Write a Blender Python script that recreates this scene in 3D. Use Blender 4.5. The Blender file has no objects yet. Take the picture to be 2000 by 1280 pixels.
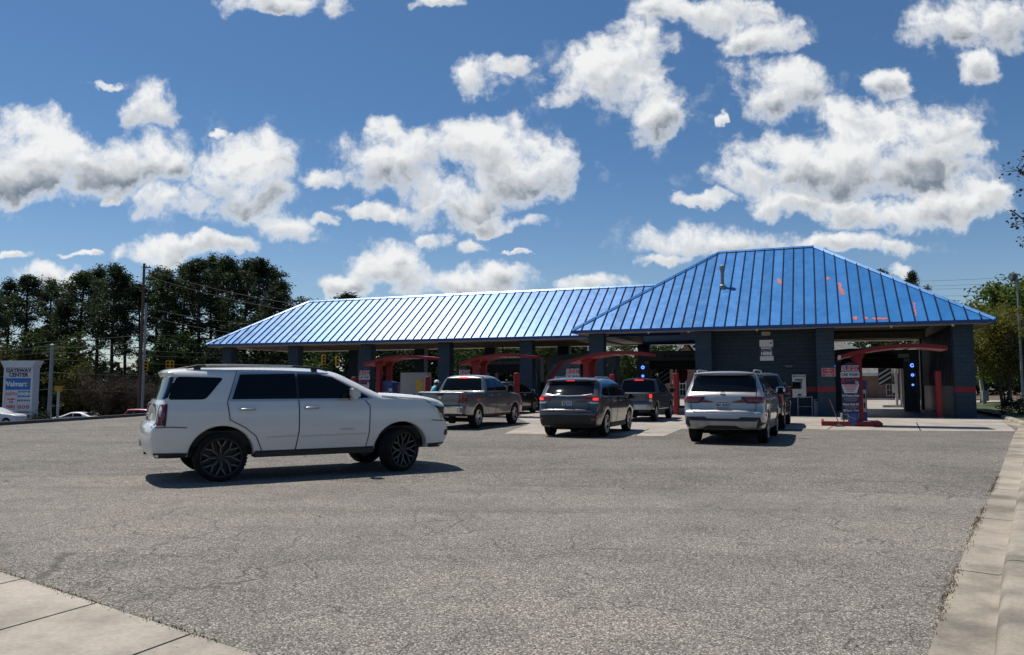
import bpy, bmesh, math, random
import numpy as np
from mathutils import Vector, Matrix, geometry
from mathutils.bvhtree import BVHTree
R = math.radians
random.seed(7)
scn = bpy.context.scene
col = scn.collection

# ------------------------------------------------------------------ camera
PITCH = math.atan(112/1500.0)
EYE = 1.55
cam = bpy.data.cameras.new('camera'); cam.lens = 27.0; cam.sensor_width = 36.0
cam.clip_start = 0.1; cam.clip_end = 3000
camo = bpy.data.objects.new('camera', cam); col.objects.link(camo)
camo.location = (0, 0, EYE); camo.rotation_euler = (math.pi/2 + PITCH, 0, 0)
scn.camera = camo
# ------------------------------------------------------------------ exposure
scn.view_settings.view_transform = 'Standard'; scn.view_settings.look = 'None'
scn.view_settings.gamma = 1.0; scn.view_settings.exposure = 0.0
# ------------------------------------------------------------------ sun
SUN = Vector((-0.36, 0.30, 1.0)).normalized()
sl = bpy.data.lights.new('sun', 'SUN'); sl.energy = 5.0; sl.angle = R(0.53); sl.color = (1.0, 0.935, 0.835)
so = bpy.data.objects.new('sun', sl); col.objects.link(so)
so.rotation_euler = (-SUN).to_track_quat('-Z', 'Y').to_euler()

# surveyed ground points: a photo position on the level lot -> metres
cP, sP = math.cos(PITCH), math.sin(PITCH)
def ray(u, v):
    a, b = u-1000.0, 640.0-v
    return Vector((a, 1500*cP-b*sP, b*cP+1500*sP))
def gnd(u, v, z=0.0):
    r = ray(u, v); k = (z-EYE)/r.z
    return Vector((r.x*k, r.y*k, z))
def at(u, v, Y):
    r = ray(u, v); k = Y/r.y
    return Vector((r.x*k, Y, EYE+r.z*k))

# ------------------------------------------------------------------ sky and clouds
W = bpy.data.worlds.new('World'); scn.world = W; W.use_nodes = True
nt = W.node_tree; nt.nodes.clear()
N = nt.nodes.new; L = nt.links.new
def vm(op, a, b=None, c=None):
    n = N('ShaderNodeVectorMath'); n.operation = op
    for i, x in enumerate((a, b, c)):
        if x is None: continue
        if hasattr(x, 'links'): L(x, n.inputs[i])
        else: n.inputs[i].default_value = x
    return n.outputs['Value'] if op in ('DOT_PRODUCT', 'LENGTH') else n.outputs[0]
def ma(op, a, b=None, c=None, clamp=False):
    n = N('ShaderNodeMath'); n.operation = op; n.use_clamp = clamp
    for i, x in enumerate((a, b, c)):
        if x is None: continue
        if hasattr(x, 'links'): L(x, n.inputs[i])
        else: n.inputs[i].default_value = x
    return n.outputs[0]
def sstep(x, a, b, lo=0.0, hi=1.0):
    n = N('ShaderNodeMapRange'); n.interpolation_type = 'SMOOTHSTEP'
    L(x, n.inputs[0])
    for i, q in enumerate((a, b, lo, hi)): n.inputs[i+1].default_value = q
    return n.outputs[0]
def fbm(vec, scale, detail, rough=.55, lac=2.1):
    n = N('ShaderNodeTexNoise'); n.noise_dimensions = '2D'
    L(vec, n.inputs['Vector']); n.inputs['Scale'].default_value = scale
    n.inputs['Detail'].default_value = detail; n.inputs['Roughness'].default_value = rough
    n.inputs['Lacunarity'].default_value = lac
    return n.outputs['Fac']
CLOUDS = [(50,300,160,84),(185,325,165,60),(285,310,85,62),(15,250,70,60),(295,210,58,46),(40,365,130,36),
 (210,385,20,17),(195,162,38,9),(480,335,98,82),(345,397,76,38),(520,385,68,52),(432,266,22,10),
 (560,445,55,38),(628,432,38,14),(640,345,75,20),(785,320,108,74),(755,265,38,42),(930,275,100,60),(1010,330,125,72),(890,395,125,48),
 (970,438,85,17),(735,420,62,20),(845,467,30,17),(908,482,36,20),(942,148,55,42),(990,130,45,22),
 (1190,150,125,74),(1285,225,68,72),(1240,85,82,54),(1120,190,62,28),(1410,28,100,34),(1500,70,84,36),
 (1300,18,80,34),(1530,172,104,66),(1735,168,60,36),(1600,312,168,68),(1810,265,118,74),(1650,238,66,46),
 (1480,352,100,40),(1730,335,205,56),(1890,300,60,34),(1560,400,125,30),(1800,415,195,34),(1680,475,130,24),
 (1910,392,80,36),(1390,466,145,36),(1290,507,48,16),(755,522,92,52),(885,552,165,38),(665,560,70,27),
 (1160,552,110,24),(310,487,78,28),(430,482,92,24),(90,545,60,30),(1905,45,140,66),(1930,138,52,32),
 (545,3,110,26),(655,8,60,30),(850,3,62,16),(1370,392,56,15),(1400,237,13,13),(1005,494,24,6),
 (20,500,44,9),(155,495,55,8),(1695,560,30,30),(1760,520,40,16)]
tc = N('ShaderNodeTexCoord')
sep = N('ShaderNodeSeparateXYZ'); L(tc.outputs['Generated'], sep.inputs[0])
ay = ma('MAXIMUM', ma('ABSOLUTE', sep.outputs['Y']), 0.02)
cmb = N('ShaderNodeCombineXYZ')
L(ma('DIVIDE', sep.outputs['X'], ay), cmb.inputs[0]); L(ma('DIVIDE', sep.outputs['Z'], ay), cmb.inputs[1])
P = cmb.outputs[0]
def mask(vec):
    acc = sw = sg = None
    for (u, v, a, b) in CLOUDS:
        r0 = ray(u, v); cx, cy = r0.x/r0.y, r0.z/r0.y
        rx, ry = a*1.06/1500, b*1.08/1500
        q = vm('MULTIPLY_ADD', vec, (1/rx, 1/ry, 0), (-cx/rx, -cy/ry, 0))
        big = min(1.3, max(.25, b/60.0))
        g = vm('DOT_PRODUCT', q, (.28*big, -1.0*big, 0))
        q = vm('DOT_PRODUCT', q, q)
        w = ma('SUBTRACT', 1.25, q, None, True)
        sw = ma('ADD', w, sw if sw is not None else .02)
        sg = ma('MULTIPLY_ADD', w, g, sg if sg is not None else 0.)
        if acc is None: acc = q
        else:
            n = N('ShaderNodeMath'); n.operation = 'SMOOTH_MIN'; n.inputs[2].default_value = 0.22
            L(acc, n.inputs[0]); L(q, n.inputs[1]); acc = n.outputs[0]
    return ma('MAXIMUM', ma('SUBTRACT', 1.0, acc), -2.5), ma('DIVIDE', sg, sw)
# broad warp keeps the cloud outlines from reading as ellipses
def bil(vec, scale, detail, rough=.5):
    n = N('ShaderNodeTexVoronoi'); n.voronoi_dimensions = '2D'; n.feature = 'SMOOTH_F1'; n.normalize = True
    L(vec, n.inputs['Vector']); n.inputs['Scale'].default_value = scale; n.inputs['Detail'].default_value = detail
    n.inputs['Roughness'].default_value = rough; n.inputs['Lacunarity'].default_value = 2.3; n.inputs['Smoothness'].default_value = .35
    return n.outputs['Distance']
wn = N('ShaderNodeTexNoise'); wn.noise_dimensions = '2D'; L(P, wn.inputs['Vector'])
wn.inputs['Scale'].default_value = 11; wn.inputs['Detail'].default_value = 5; wn.inputs['Roughness'].default_value = .6
Pw = vm('ADD', P, vm('MULTIPLY_ADD', wn.outputs['Color'], (.085, .060, 0), (-.0425, -.030, 0)))
Pv = vm('ADD', P, vm('MULTIPLY_ADD', wn.outputs['Color'], (.034, .030, 0), (-.017, -.015, 0)))
Pu = vm('ADD', Pv, (-.0045, .0120, 0))
n1 = fbm(Pv, 17, 10, .60); n2 = fbm(Pu, 17, 5, .55)
b1 = bil(Pv, 15, 4, .55); b2 = bil(Pu, 15, 2.5, .5)
m1, rel = mask(Pw)
def dens(m, b, n): return ma('ADD', ma('ADD', m, -.22), ma('ADD', ma('MULTIPLY', ma('SUBTRACT', .42, b), 1.5), ma('MULTIPLY', ma('SUBTRACT', n, .52), 2.7)))
d1 = dens(m1, b1, n1)
veil = sstep(ma('ADD', ma('MULTIPLY', m1, .55), ma('MULTIPLY', ma('SUBTRACT', n1, .5), 4.2)), -.15, 1.5, 0., .42)
alpha = ma('MAXIMUM', sstep(d1, -.30, .82), veil)
body = sstep(d1, .05, 1.05)
under = ma('ADD', ma('MULTIPLY', rel, 1.35), ma('ADD', ma('MULTIPLY', ma('SUBTRACT', n2, .5), .6), ma('MULTIPLY', ma('SUBTRACT', .42, b2), .4)))
shade = ma('MULTIPLY', sstep(under, -.40, .95), body)
relief = ma('ADD', ma('MULTIPLY', ma('SUBTRACT', b2, b1), .9), ma('MULTIPLY', ma('SUBTRACT', n1, n2), .35))
lum = ma('ADD', ma('MULTIPLY', shade, -1.0), 1.02)
lum = ma('ADD', lum, ma('MULTIPLY', relief, body), None, True)
sky = N('ShaderNodeTexSky'); sky.sky_type = 'NISHITA'; sky.sun_disc = False
sky.sun_elevation = math.asin(SUN.z); sky.sun_rotation = math.atan2(SUN.x, SUN.y)
sky.air_density = 1.0; sky.dust_density = 0.35; sky.ozone_density = 3.0
st_ = N('ShaderNodeMix'); st_.data_type = 'RGBA'; st_.blend_type = 'MULTIPLY'; st_.inputs[0].default_value = 1.
L(sky.outputs[0], st_.inputs[6]); 
tn = N('ShaderNodeMix'); tn.data_type = 'RGBA'; tn.inputs[6].default_value = (.86, .93, 1.02, 1); tn.inputs[7].default_value = (.545, .765, .925, 1)
L(sstep(sep.outputs['Z'], .02, .34), tn.inputs[0]); L(tn.outputs[2], st_.inputs[7])
cc = N('ShaderNodeMix'); cc.data_type = 'RGBA'
cc.inputs[6].default_value = (2.05, 2.55, 3.25, 1); cc.inputs[7].default_value = (9.9, 10.0, 10.0, 1)
L(lum, cc.inputs[0])
mx = N('ShaderNodeMix'); mx.data_type = 'RGBA'
fwd = sstep(sep.outputs['Y'], -.10, .04, .12, .985)
L(ma('MULTIPLY', alpha, fwd), mx.inputs[0]); L(st_.outputs[2], mx.inputs[6]); L(cc.outputs[2], mx.inputs[7])
bg = N('ShaderNodeBackground'); bg.inputs['Strength'].default_value = 0.09
L(mx.outputs[2], bg.inputs['Color'])
wo = N('ShaderNodeOutputWorld'); L(bg.outputs[0], wo.inputs['Surface'])
W.cycles.sampling_method = 'MANUAL'; W.cycles.sample_map_resolution = 256
try:
    scn.cycles.max_bounces = 6; scn.cycles.diffuse_bounces = 3; scn.cycles.glossy_bounces = 3
    scn.cycles.transparent_max_bounces = 6; scn.cycles.caustics_reflective = False; scn.cycles.caustics_refractive = False
    scn.cycles.use_denoising = True
except Exception: pass

# ------------------------------------------------------------------ materials
def mat(name, c, rough=.6, metal=0., coat=0., var=.12, scale=4., bump=0., bscale=30., spec=.5, emit=None, es=0., extra=None):
    m = bpy.data.materials.new(name); m.use_nodes = True
    t = m.node_tree; b = t.nodes['Principled BSDF']
    b.inputs['Roughness'].default_value = rough; b.inputs['Metallic'].default_value = metal
    b.inputs['Coat Weight'].default_value = coat; b.inputs['Coat Roughness'].default_value = .04
    b.inputs['Specular IOR Level'].default_value = spec
    co = t.nodes.new('ShaderNodeTexCoord')
    nz = t.nodes.new('ShaderNodeTexNoise'); nz.inputs['Scale'].default_value = scale; nz.inputs['Detail'].default_value = 6
    t.links.new(co.outputs['Object'], nz.inputs['Vector'])
    rp = t.nodes.new('ShaderNodeValToRGB')
    rp.color_ramp.elements[0].position = .3; rp.color_ramp.elements[1].position = .7
    rp.color_ramp.elements[0].color = (*[x*(1-var) for x in c], 1); rp.color_ramp.elements[1].color = (*[min(1, x*(1+var)) for x in c], 1)
    t.links.new(nz.outputs['Fac'], rp.inputs[0]); t.links.new(rp.outputs[0], b.inputs['Base Color'])
    if bump:
        n2 = t.nodes.new('ShaderNodeTexNoise'); n2.inputs['Scale'].default_value = bscale; n2.inputs['Detail'].default_value = 8
        t.links.new(co.outputs['Object'], n2.inputs['Vector'])
        bp = t.nodes.new('ShaderNodeBump'); bp.inputs['Strength'].default_value = bump; bp.inputs['Distance'].default_value = .02
        t.links.new(n2.outputs['Fac'], bp.inputs['Height']); t.links.new(bp.outputs[0], b.inputs['Normal'])
    if emit:
        b.inputs['Emission Color'].default_value = (*emit, 1); b.inputs['Emission Strength'].default_value = es
    return m
def leafmat(name, c, c2, trans=.35, rough=.6, sc=.35):
    m = bpy.data.materials.new(name); m.use_nodes = True; t = m.node_tree
    b = t.nodes['Principled BSDF']; b.inputs['Roughness'].default_value = rough; b.inputs['Specular IOR Level'].default_value = .25
    co = t.nodes.new('ShaderNodeTexCoord'); nz = t.nodes.new('ShaderNodeTexNoise'); nz.inputs['Scale'].default_value = sc; nz.inputs['Detail'].default_value = 3
    t.links.new(co.outputs['Object'], nz.inputs[0])
    oi = t.nodes.new('ShaderNodeObjectInfo')
    ad = t.nodes.new('ShaderNodeMath'); ad.operation = 'MULTIPLY_ADD'; ad.inputs[1].default_value = .35; ad.inputs[2].default_value = -.17
    t.links.new(oi.outputs['Random'], ad.inputs[0])
    a2 = t.nodes.new('ShaderNodeMath'); t.links.new(nz.outputs['Fac'], a2.inputs[0]); t.links.new(ad.outputs[0], a2.inputs[1])
    rp = t.nodes.new('ShaderNodeValToRGB'); rp.color_ramp.elements[0].position = .35; rp.color_ramp.elements[1].position = .68
    rp.color_ramp.elements[0].color = (*c, 1); rp.color_ramp.elements[1].color = (*c2, 1)
    t.links.new(a2.outputs[0], rp.inputs[0]); t.links.new(rp.outputs[0], b.inputs['Base Color'])
    tr = t.nodes.new('ShaderNodeBsdfTranslucent'); t.links.new(rp.outputs[0], tr.inputs['Color'])
    mxs = t.nodes.new('ShaderNodeMixShader'); mxs.inputs[0].default_value = trans
    t.links.new(b.outputs[0], mxs.inputs[1]); t.links.new(tr.outputs[0], mxs.inputs[2])
    t.links.new(mxs.outputs[0], t.nodes['Material Output'].inputs['Surface'])
    return m
M = {}
M['white_paint'] = mat('white_pearl_paint', (.70,.70,.68), .38, 0, 1., .015)
M['silver_paint'] = mat('silver_paint', (.40,.40,.395), .36, .6, 1., .03)
M['tan_paint'] = mat('grey_beige_paint', (.152,.154,.158), .32, .5, 1., .03)
M['grey_paint'] = mat('dark_grey_paint', (.075,.067,.065), .28, .3, 1., .03)
M['slate_paint'] = mat('slate_paint', (.075,.08,.085), .32, .4, 1., .03)
M['black_paint'] = mat('black_paint', (.012,.012,.014), .3, 0, 1., .03)
M['red_car'] = mat('red_car_paint', (.30,.02,.025), .32, 0, 1., .03)
M['far_white'] = mat('white_car_paint', (.68,.69,.70), .35, 0, 1., .02)
M['glass'] = mat('tinted_glass', (.004,.005,.006), .05, 0, 0, .05, spec=.32)
M['trim'] = mat('black_plastic', (.015,.015,.016), .55, 0, 0, .2, 20)
M['seam'] = mat('panel_gap', (.02,.02,.021), .8, spec=.1)
M['rubber'] = mat('tyre_rubber', (.014,.014,.014), .85, 0, 0, .3, 18, .3, 60, .2)
M['rimblack'] = mat('black_rim', (.008,.008,.009), .5, 0, 0)
M['alloy'] = mat('alloy', (.42,.42,.43), .3, .9, 0, .05)
M['chrome'] = mat('chrome', (.75,.75,.76), .12, 1., 0, .04)
M['satin'] = mat('satin_trim', (.50,.50,.51), .35, .8, 0, .04)
M['redlens'] = mat('red_lens', (.17,.005,.009), .12, 0, .8, .1)
M['redlit'] = mat('lit_red_lens', (.6,.02,.015), .2, 0, .5, .05, emit=(1,.035,.02), es=1.3)
M['clearlens'] = mat('clear_lens', (.55,.55,.55), .12, .2, .8, .1)
M['amber'] = mat('amber_lens', (.45,.18,.03), .2, 0, .6)
M['plate'] = mat('plate_white', (.62,.63,.64), .5, 0, 0, .05)
M['ink'] = mat('dark_ink', (.03,.035,.06), .6)
M['inkwhite'] = mat('white_ink', (.75,.75,.75), .55, 0, 0, .04)
M['inkred'] = mat('red_ink', (.55,.03,.035), .5)
M['inknavy'] = mat('navy_ink', (.02,.03,.10), .5)
M['column'] = None
M['canopy_red'] = mat('red_gloss_paint', (.25,.008,.013), .5, 0, 0, .15, 6)
M['red_dull'] = mat('red_dull_paint', (.25,.013,.017), .6, 0, 0, .22, 9, .1)
M['steel'] = mat('galvanised_steel', (.36,.37,.38), .45, .7, 0, .15, 6)
M['stainless'] = mat('stainless', (.48,.48,.47), .34, .9, 0, .08, 3)
M['polegrey'] = mat('pole_grey', (.27,.28,.29), .55, .4, 0, .15, 3)
M['wood'] = mat('weathered_wood', (.10,.075,.055), .9, 0, 0, .3, 5, .3)
M['bark'] = mat('bark', (.055,.042,.032), .95, 0, 0, .4, 6, .5, 12)
M['wire'] = mat('cable', (.02,.02,.022), .6)
M['yellow'] = mat('signal_yellow', (.55,.33,.03), .5, 0, 0, .1)
M['soffit'] = mat('soffit_white', (.42,.395,.36), .7, 0, 0, .08, 1.5)
M['fascia'] = mat('blue_fascia', (.008,.042,.20), .35, .2, .3, .1, 2)
M['seam_shade'] = mat('seam_shade_dark', (.003,.010,.040), .75, 0, 0, .1, spec=.15)  # shadow side of the standing seams painted in as near-black rib colour
M['equip'] = mat('grey_equipment', (.075,.095,.11), .5, 0, 0, .12, 3)
M['equip_dark'] = mat('dark_equipment', (.012,.013,.015), .7, 0, 0, .2, 6)
M['equip_white'] = mat('pale_equipment', (.50,.50,.48), .5, 0, 0, .1, 3)
M['beige'] = mat('beige_panel', (.33,.31,.27), .6, 0, 0, .12, 2)
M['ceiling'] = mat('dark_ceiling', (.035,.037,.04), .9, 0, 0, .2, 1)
M['led'] = mat('blue_led', (.1,.2,.9), .3, emit=(.10,.26,1.), es=3)
M['ribwall'] = mat('navy_ribbed_panel', (.009,.013,.020), .45, .2, 0, .2, 2)
M['bucket'] = mat('blue_bucket', (.015,.05,.20), .45, 0, .1, .1, 5)
M['trash'] = mat('grey_bin', (.20,.21,.23), .6, 0, 0, .1, 5)
M['signwhite'] = mat('sign_white', (.62,.63,.65), .55, 0, 0, .05, 3)
M['signblue'] = mat('sign_blue', (.012,.14,.42), .5, 0, 0, .05, 3)
M['signnavy'] = mat('sign_navy', (.018,.026,.075), .5, 0, 0, .1, 5)
M['signred'] = mat('sign_red', (.40,.035,.05), .55, 0, 0, .08, 5)
M['orangepanel'] = mat('orange_panel', (.62,.10,.03), .5, 0, 0, .08, 5)
M['skin'] = mat('skin', (.50,.30,.22), .5)
M['cyan'] = mat('light_blue_shirt', (.10,.50,.66), .8)
M['hair'] = mat('brown_hair', (.05,.03,.02), .7)
M['pine'] = leafmat('pine_needles', (.019,.034,.015), (.060,.086,.030), .34)
M['leaf'] = leafmat('spring_leaves', (.024,.050,.011), (.07,.098,.020), .42)
M['leafyellow'] = leafmat('yellow_green_leaves', (.055,.062,.015), (.125,.120,.026), .42)
M['leafdark'] = leafmat('dark_leaves', (.012,.026,.009), (.035,.055,.017), .3)
M['leafbright'] = leafmat('bright_green_leaves', (.05,.095,.016), (.15,.19,.035), .5)  # brighter green than the other leaf tones
M['leafgold'] = leafmat('olive_leaves', (.10,.108,.022), (.21,.20,.04), .5)
M['twig'] = mat('brown_twigs', (.085,.058,.042), .9, 0, 0, .3, 3)
M['darkleaf'] = mat('branch_leaves', (.022,.016,.012), .7, 0, 0, .4, 6)

# ------------------------------------------------------------------ mesh helpers
def prop(o, label=None, cat=None, group=None, kind=None):
    if label: o['label'] = label
    if cat: o['category'] = cat
    if group: o['group'] = group
    if kind: o['kind'] = kind
    return o
def empty(name, loc=(0,0,0), rz=0., label=None, cat=None, group=None, scale=1.):
    o = bpy.data.objects.new(name, None); col.objects.link(o)
    o.location = loc; o.rotation_euler = (0,0,rz); o.scale = (scale,)*3
    o.empty_display_size = .2
    return prop(o, label, cat, group)
def copy_tree(o, parent=None):
    c = o.copy(); col.objects.link(c)
    if parent: c.parent = parent
    for ch in list(o.children): copy_tree(ch, c)
    return c
class MB:
    def __init__(s): s.v = []; s.f = []
    def add(s, vs, fs):
        o = len(s.v); s.v += [tuple(p) for p in vs]; s.f += [tuple(o+i for i in f) for f in fs]; return s
    def box(s, c, d, rz=0., m=None):
        x, y, z = d[0]/2, d[1]/2, d[2]/2
        vs = [Vector((a*x, b*y, e*z)) for a in (-1,1) for b in (-1,1) for e in (-1,1)]
        if m is not None: vs = [m @ p for p in vs]
        if rz: vs = [Matrix.Rotation(rz, 3, 'Z') @ p for p in vs]
        vs = [p+Vector(c) for p in vs]
        return s.add(vs, [(0,1,3,2),(4,6,7,5),(0,4,5,1),(2,3,7,6),(0,2,6,4),(1,5,7,3)])
    def b2(s, lo, hi):
        return s.box([(a+b)/2 for a, b in zip(lo, hi)], [b-a for a, b in zip(lo, hi)])
    def tube(s, pts, rs, seg=8, cap=True):
        pts = [Vector(p) for p in pts]
        if not hasattr(rs, '__len__'): rs = [rs]*len(pts)
        rings = []
        for i, p in enumerate(pts):
            d = (pts[min(i+1, len(pts)-1)]-pts[max(i-1, 0)]).normalized()
            u = d.cross(Vector((0,0,1))) if abs(d.z) < .9 else d.cross(Vector((1,0,0)))
            u.normalize(); w = d.cross(u)
            rings.append([p+(u*math.cos(2*math.pi*k/seg)+w*math.sin(2*math.pi*k/seg))*rs[i] for k in range(seg)])
        vs = [q for r_ in rings for q in r_]; fs = []
        for i in range(len(rings)-1):
            for k in range(seg):
                a = i*seg+k; b = i*seg+(k+1) % seg
                fs.append((a, b, b+seg, a+seg))
        if cap: fs += [tuple(range(seg-1, -1, -1)), tuple((len(rings)-1)*seg+k for k in range(seg))]
        return s.add(vs, fs)
    def lathe(s, prof, seg=24, axis='Z', c=(0,0,0), close=False):
        c = Vector(c); vs = []
        for (r_, h) in prof:
            for k in range(seg):
                a = 2*math.pi*k/seg
                p = Vector((r_*math.cos(a), r_*math.sin(a), h))
                if axis == 'Y': p = Vector((p.x, p.z, p.y))
                if axis == 'X': p = Vector((p.z, p.x, p.y))
                vs.append(p+c)
        fs = []
        n = len(prof)
        for i in range(n if close else n-1):
            j = (i+1) % n
            for k in range(seg):
                q = (k+1) % seg
                fs.append((i*seg+k, i*seg+q, j*seg+q, j*seg+k))
        return s.add(vs, fs)
    def prism(s, poly, lo, hi, axis='Z'):
        n = len(poly); vs = []
        for h in (lo, hi):
            for (a, b) in poly:
                vs.append((a, b, h) if axis == 'Z' else ((a, h, b) if axis == 'Y' else (h, a, b)))
        fs = [tuple(range(n-1, -1, -1)), tuple(range(n, 2*n))]+[(i, (i+1) % n, n+(i+1) % n, n+i) for i in range(n)]
        return s.add(vs, fs)
    def build(s, name, m, parent=None, smooth=None, bevel=0., loc=None, recalc=True):
        me = bpy.data.meshes.new(name); me.from_pydata(s.v, [], s.f)
        if recalc or bevel:
            bm = bmesh.new(); bm.from_mesh(me)
            bmesh.ops.remove_doubles(bm, verts=bm.verts, dist=.0004)
            bmesh.ops.recalc_face_normals(bm, faces=bm.faces)
            if bevel:
                es = [e for e in bm.edges if len(e.link_faces) == 2 and e.calc_face_angle(0) > .6]
                bmesh.ops.bevel(bm, geom=es, offset=bevel, segments=2, affect='EDGES', clamp_overlap=True)
            bm.to_mesh(me); bm.free()
        if smooth is not None or bevel:
            for p in me.polygons: p.use_smooth = True
            me.set_sharp_from_angle(angle=R(smooth or 35))
        me.materials.append(m)
        o = bpy.data.objects.new(name, me); col.objects.link(o)
        if parent is not None: o.parent = parent
        if loc is not None: o.location = loc
        return o
def text(name, s, size, loc, m, parent, right=(1,0,0), up=(0,0,1), ext=.003, align='CENTER', sx=1., bold=0.):
    cu = bpy.data.curves.new('t', 'FONT'); cu.body = s; cu.size = size; cu.extrude = ext
    cu.align_x = align; cu.align_y = 'CENTER'; cu.offset = bold; cu.resolution_u = 3
    tmp = bpy.data.objects.new('t', cu); col.objects.link(tmp)
    dg = bpy.context.evaluated_depsgraph_get()
    me = bpy.data.meshes.new_from_object(tmp.evaluated_get(dg))
    bpy.data.objects.remove(tmp); bpy.data.curves.remove(cu)
    me.name = name; me.materials.clear(); me.materials.append(m)
    r_ = Vector(right).normalized(); u_ = Vector(up).normalized(); n_ = r_.cross(u_)
    mt = Matrix(((r_.x*sx, u_.x, n_.x, loc[0]), (r_.y*sx, u_.y, n_.y, loc[1]), (r_.z*sx, u_.z, n_.z, loc[2]), (0,0,0,1)))
    me.transform(mt)
    o = bpy.data.objects.new(name, me); col.objects.link(o)
    if parent is not None: o.parent = parent
    return o
def chaikin(pts, it=2, closed=True):
    for _ in range(it):
        out = []
        n = len(pts)
        rng = range(n) if closed else range(n-1)
        if not closed: out.append(pts[0])
        for i in rng:
            a, b = pts[i], pts[(i+1) % n]
            out.append(tuple(.75*p+.25*q for p, q in zip(a, b))); out.append(tuple(.25*p+.75*q for p, q in zip(a, b)))
        if not closed: out.append(pts[-1])
        pts = out
    return pts
def inside(poly, x, y):
    c = False; j = len(poly)-1
    for i in range(len(poly)):
        xi, yi = poly[i][0], poly[i][1]; xj, yj = poly[j][0], poly[j][1]
        if (yi > y) != (yj > y) and x < (xj-xi)*(y-yi)/(yj-yi)+xi: c = not c
        j = i
    return c
def densify(pts, step, closed=True):
    out = []; n = len(pts)
    for i in range(n if closed else n-1):
        a, b = pts[i], pts[(i+1) % n]
        k = max(1, int(math.ceil(math.hypot(b[0]-a[0], b[1]-a[1])/step)))
        for q in range(k): out.append(tuple(u+(w-u)*q/k for u, w in zip(a, b)))
    if not closed: out.append(pts[-1])
    return out
def cdt(ring, inner):
    n = len(ring)
    vs = [Vector((p[0], p[1])) for p in ring]+[Vector((p[0], p[1])) for p in inner]
    r_ = geometry.delaunay_2d_cdt(vs, [(i, (i+1) % n) for i in range(n)], [], 1, 1e-5)
    return [tuple(v) for v in r_[0]], [tuple(f) for f in r_[2]]
# ------------------------------------------------------------------ ground materials
def nodes(name):
    m = bpy.data.materials.new(name); m.use_nodes = True
    return m, m.node_tree, m.node_tree.nodes['Principled BSDF']
class NG:
    def __init__(s, t): s.t = t
    def n(s, k, **kw):
        q = s.t.nodes.new(k)
        for a, b in kw.items(): setattr(q, a, b)
        return q
    def ln(s, a, b): s.t.links.new(a, b)
    def noise(s, vec, sc, det=5, ro=.55):
        q = s.n('ShaderNodeTexNoise'); q.inputs['Scale'].default_value = sc; q.inputs['Detail'].default_value = det
        q.inputs['Roughness'].default_value = ro; s.ln(vec, q.inputs['Vector']); return q.outputs['Fac']
    def ramp(s, x, stops):
        q = s.n('ShaderNodeValToRGB'); e = q.color_ramp.elements
        e[0].position, e[0].color = stops[0][0], (*stops[0][1], 1); e[1].position, e[1].color = stops[-1][0], (*stops[-1][1], 1)
        for p, c in stops[1:-1]:
            k = e.new(p); k.color = (*c, 1)
        s.ln(x, q.inputs[0]); return q.outputs[0]
    def mix(s, f, a, b, mode='MIX'):
        q = s.n('ShaderNodeMix', data_type='RGBA', blend_type=mode)
        for i, x in ((0, f), (6, a), (7, b)):
            if hasattr(x, 'links'): s.ln(x, q.inputs[i])
            else: q.inputs[i].default_value = x if i == 0 else (*x, 1)
        return q.outputs[2]
    def m(s, op, a, b=None, c=None, clamp=False):
        q = s.n('ShaderNodeMath', operation=op); q.use_clamp = clamp
        for i, x in enumerate((a, b, c)):
            if x is None: continue
            if hasattr(x, 'links'): s.ln(x, q.inputs[i])
            else: q.inputs[i].default_value = x
        return q.outputs[0]
    def step(s, x, a, b, lo=0., hi=1.):
        q = s.n('ShaderNodeMapRange', interpolation_type='SMOOTHSTEP'); s.ln(x, q.inputs[0])
        for i, w in enumerate((a, b, lo, hi)): q.inputs[i+1].default_value = w
        return q.outputs[0]
def g3(x): return (x, x, x)
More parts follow.
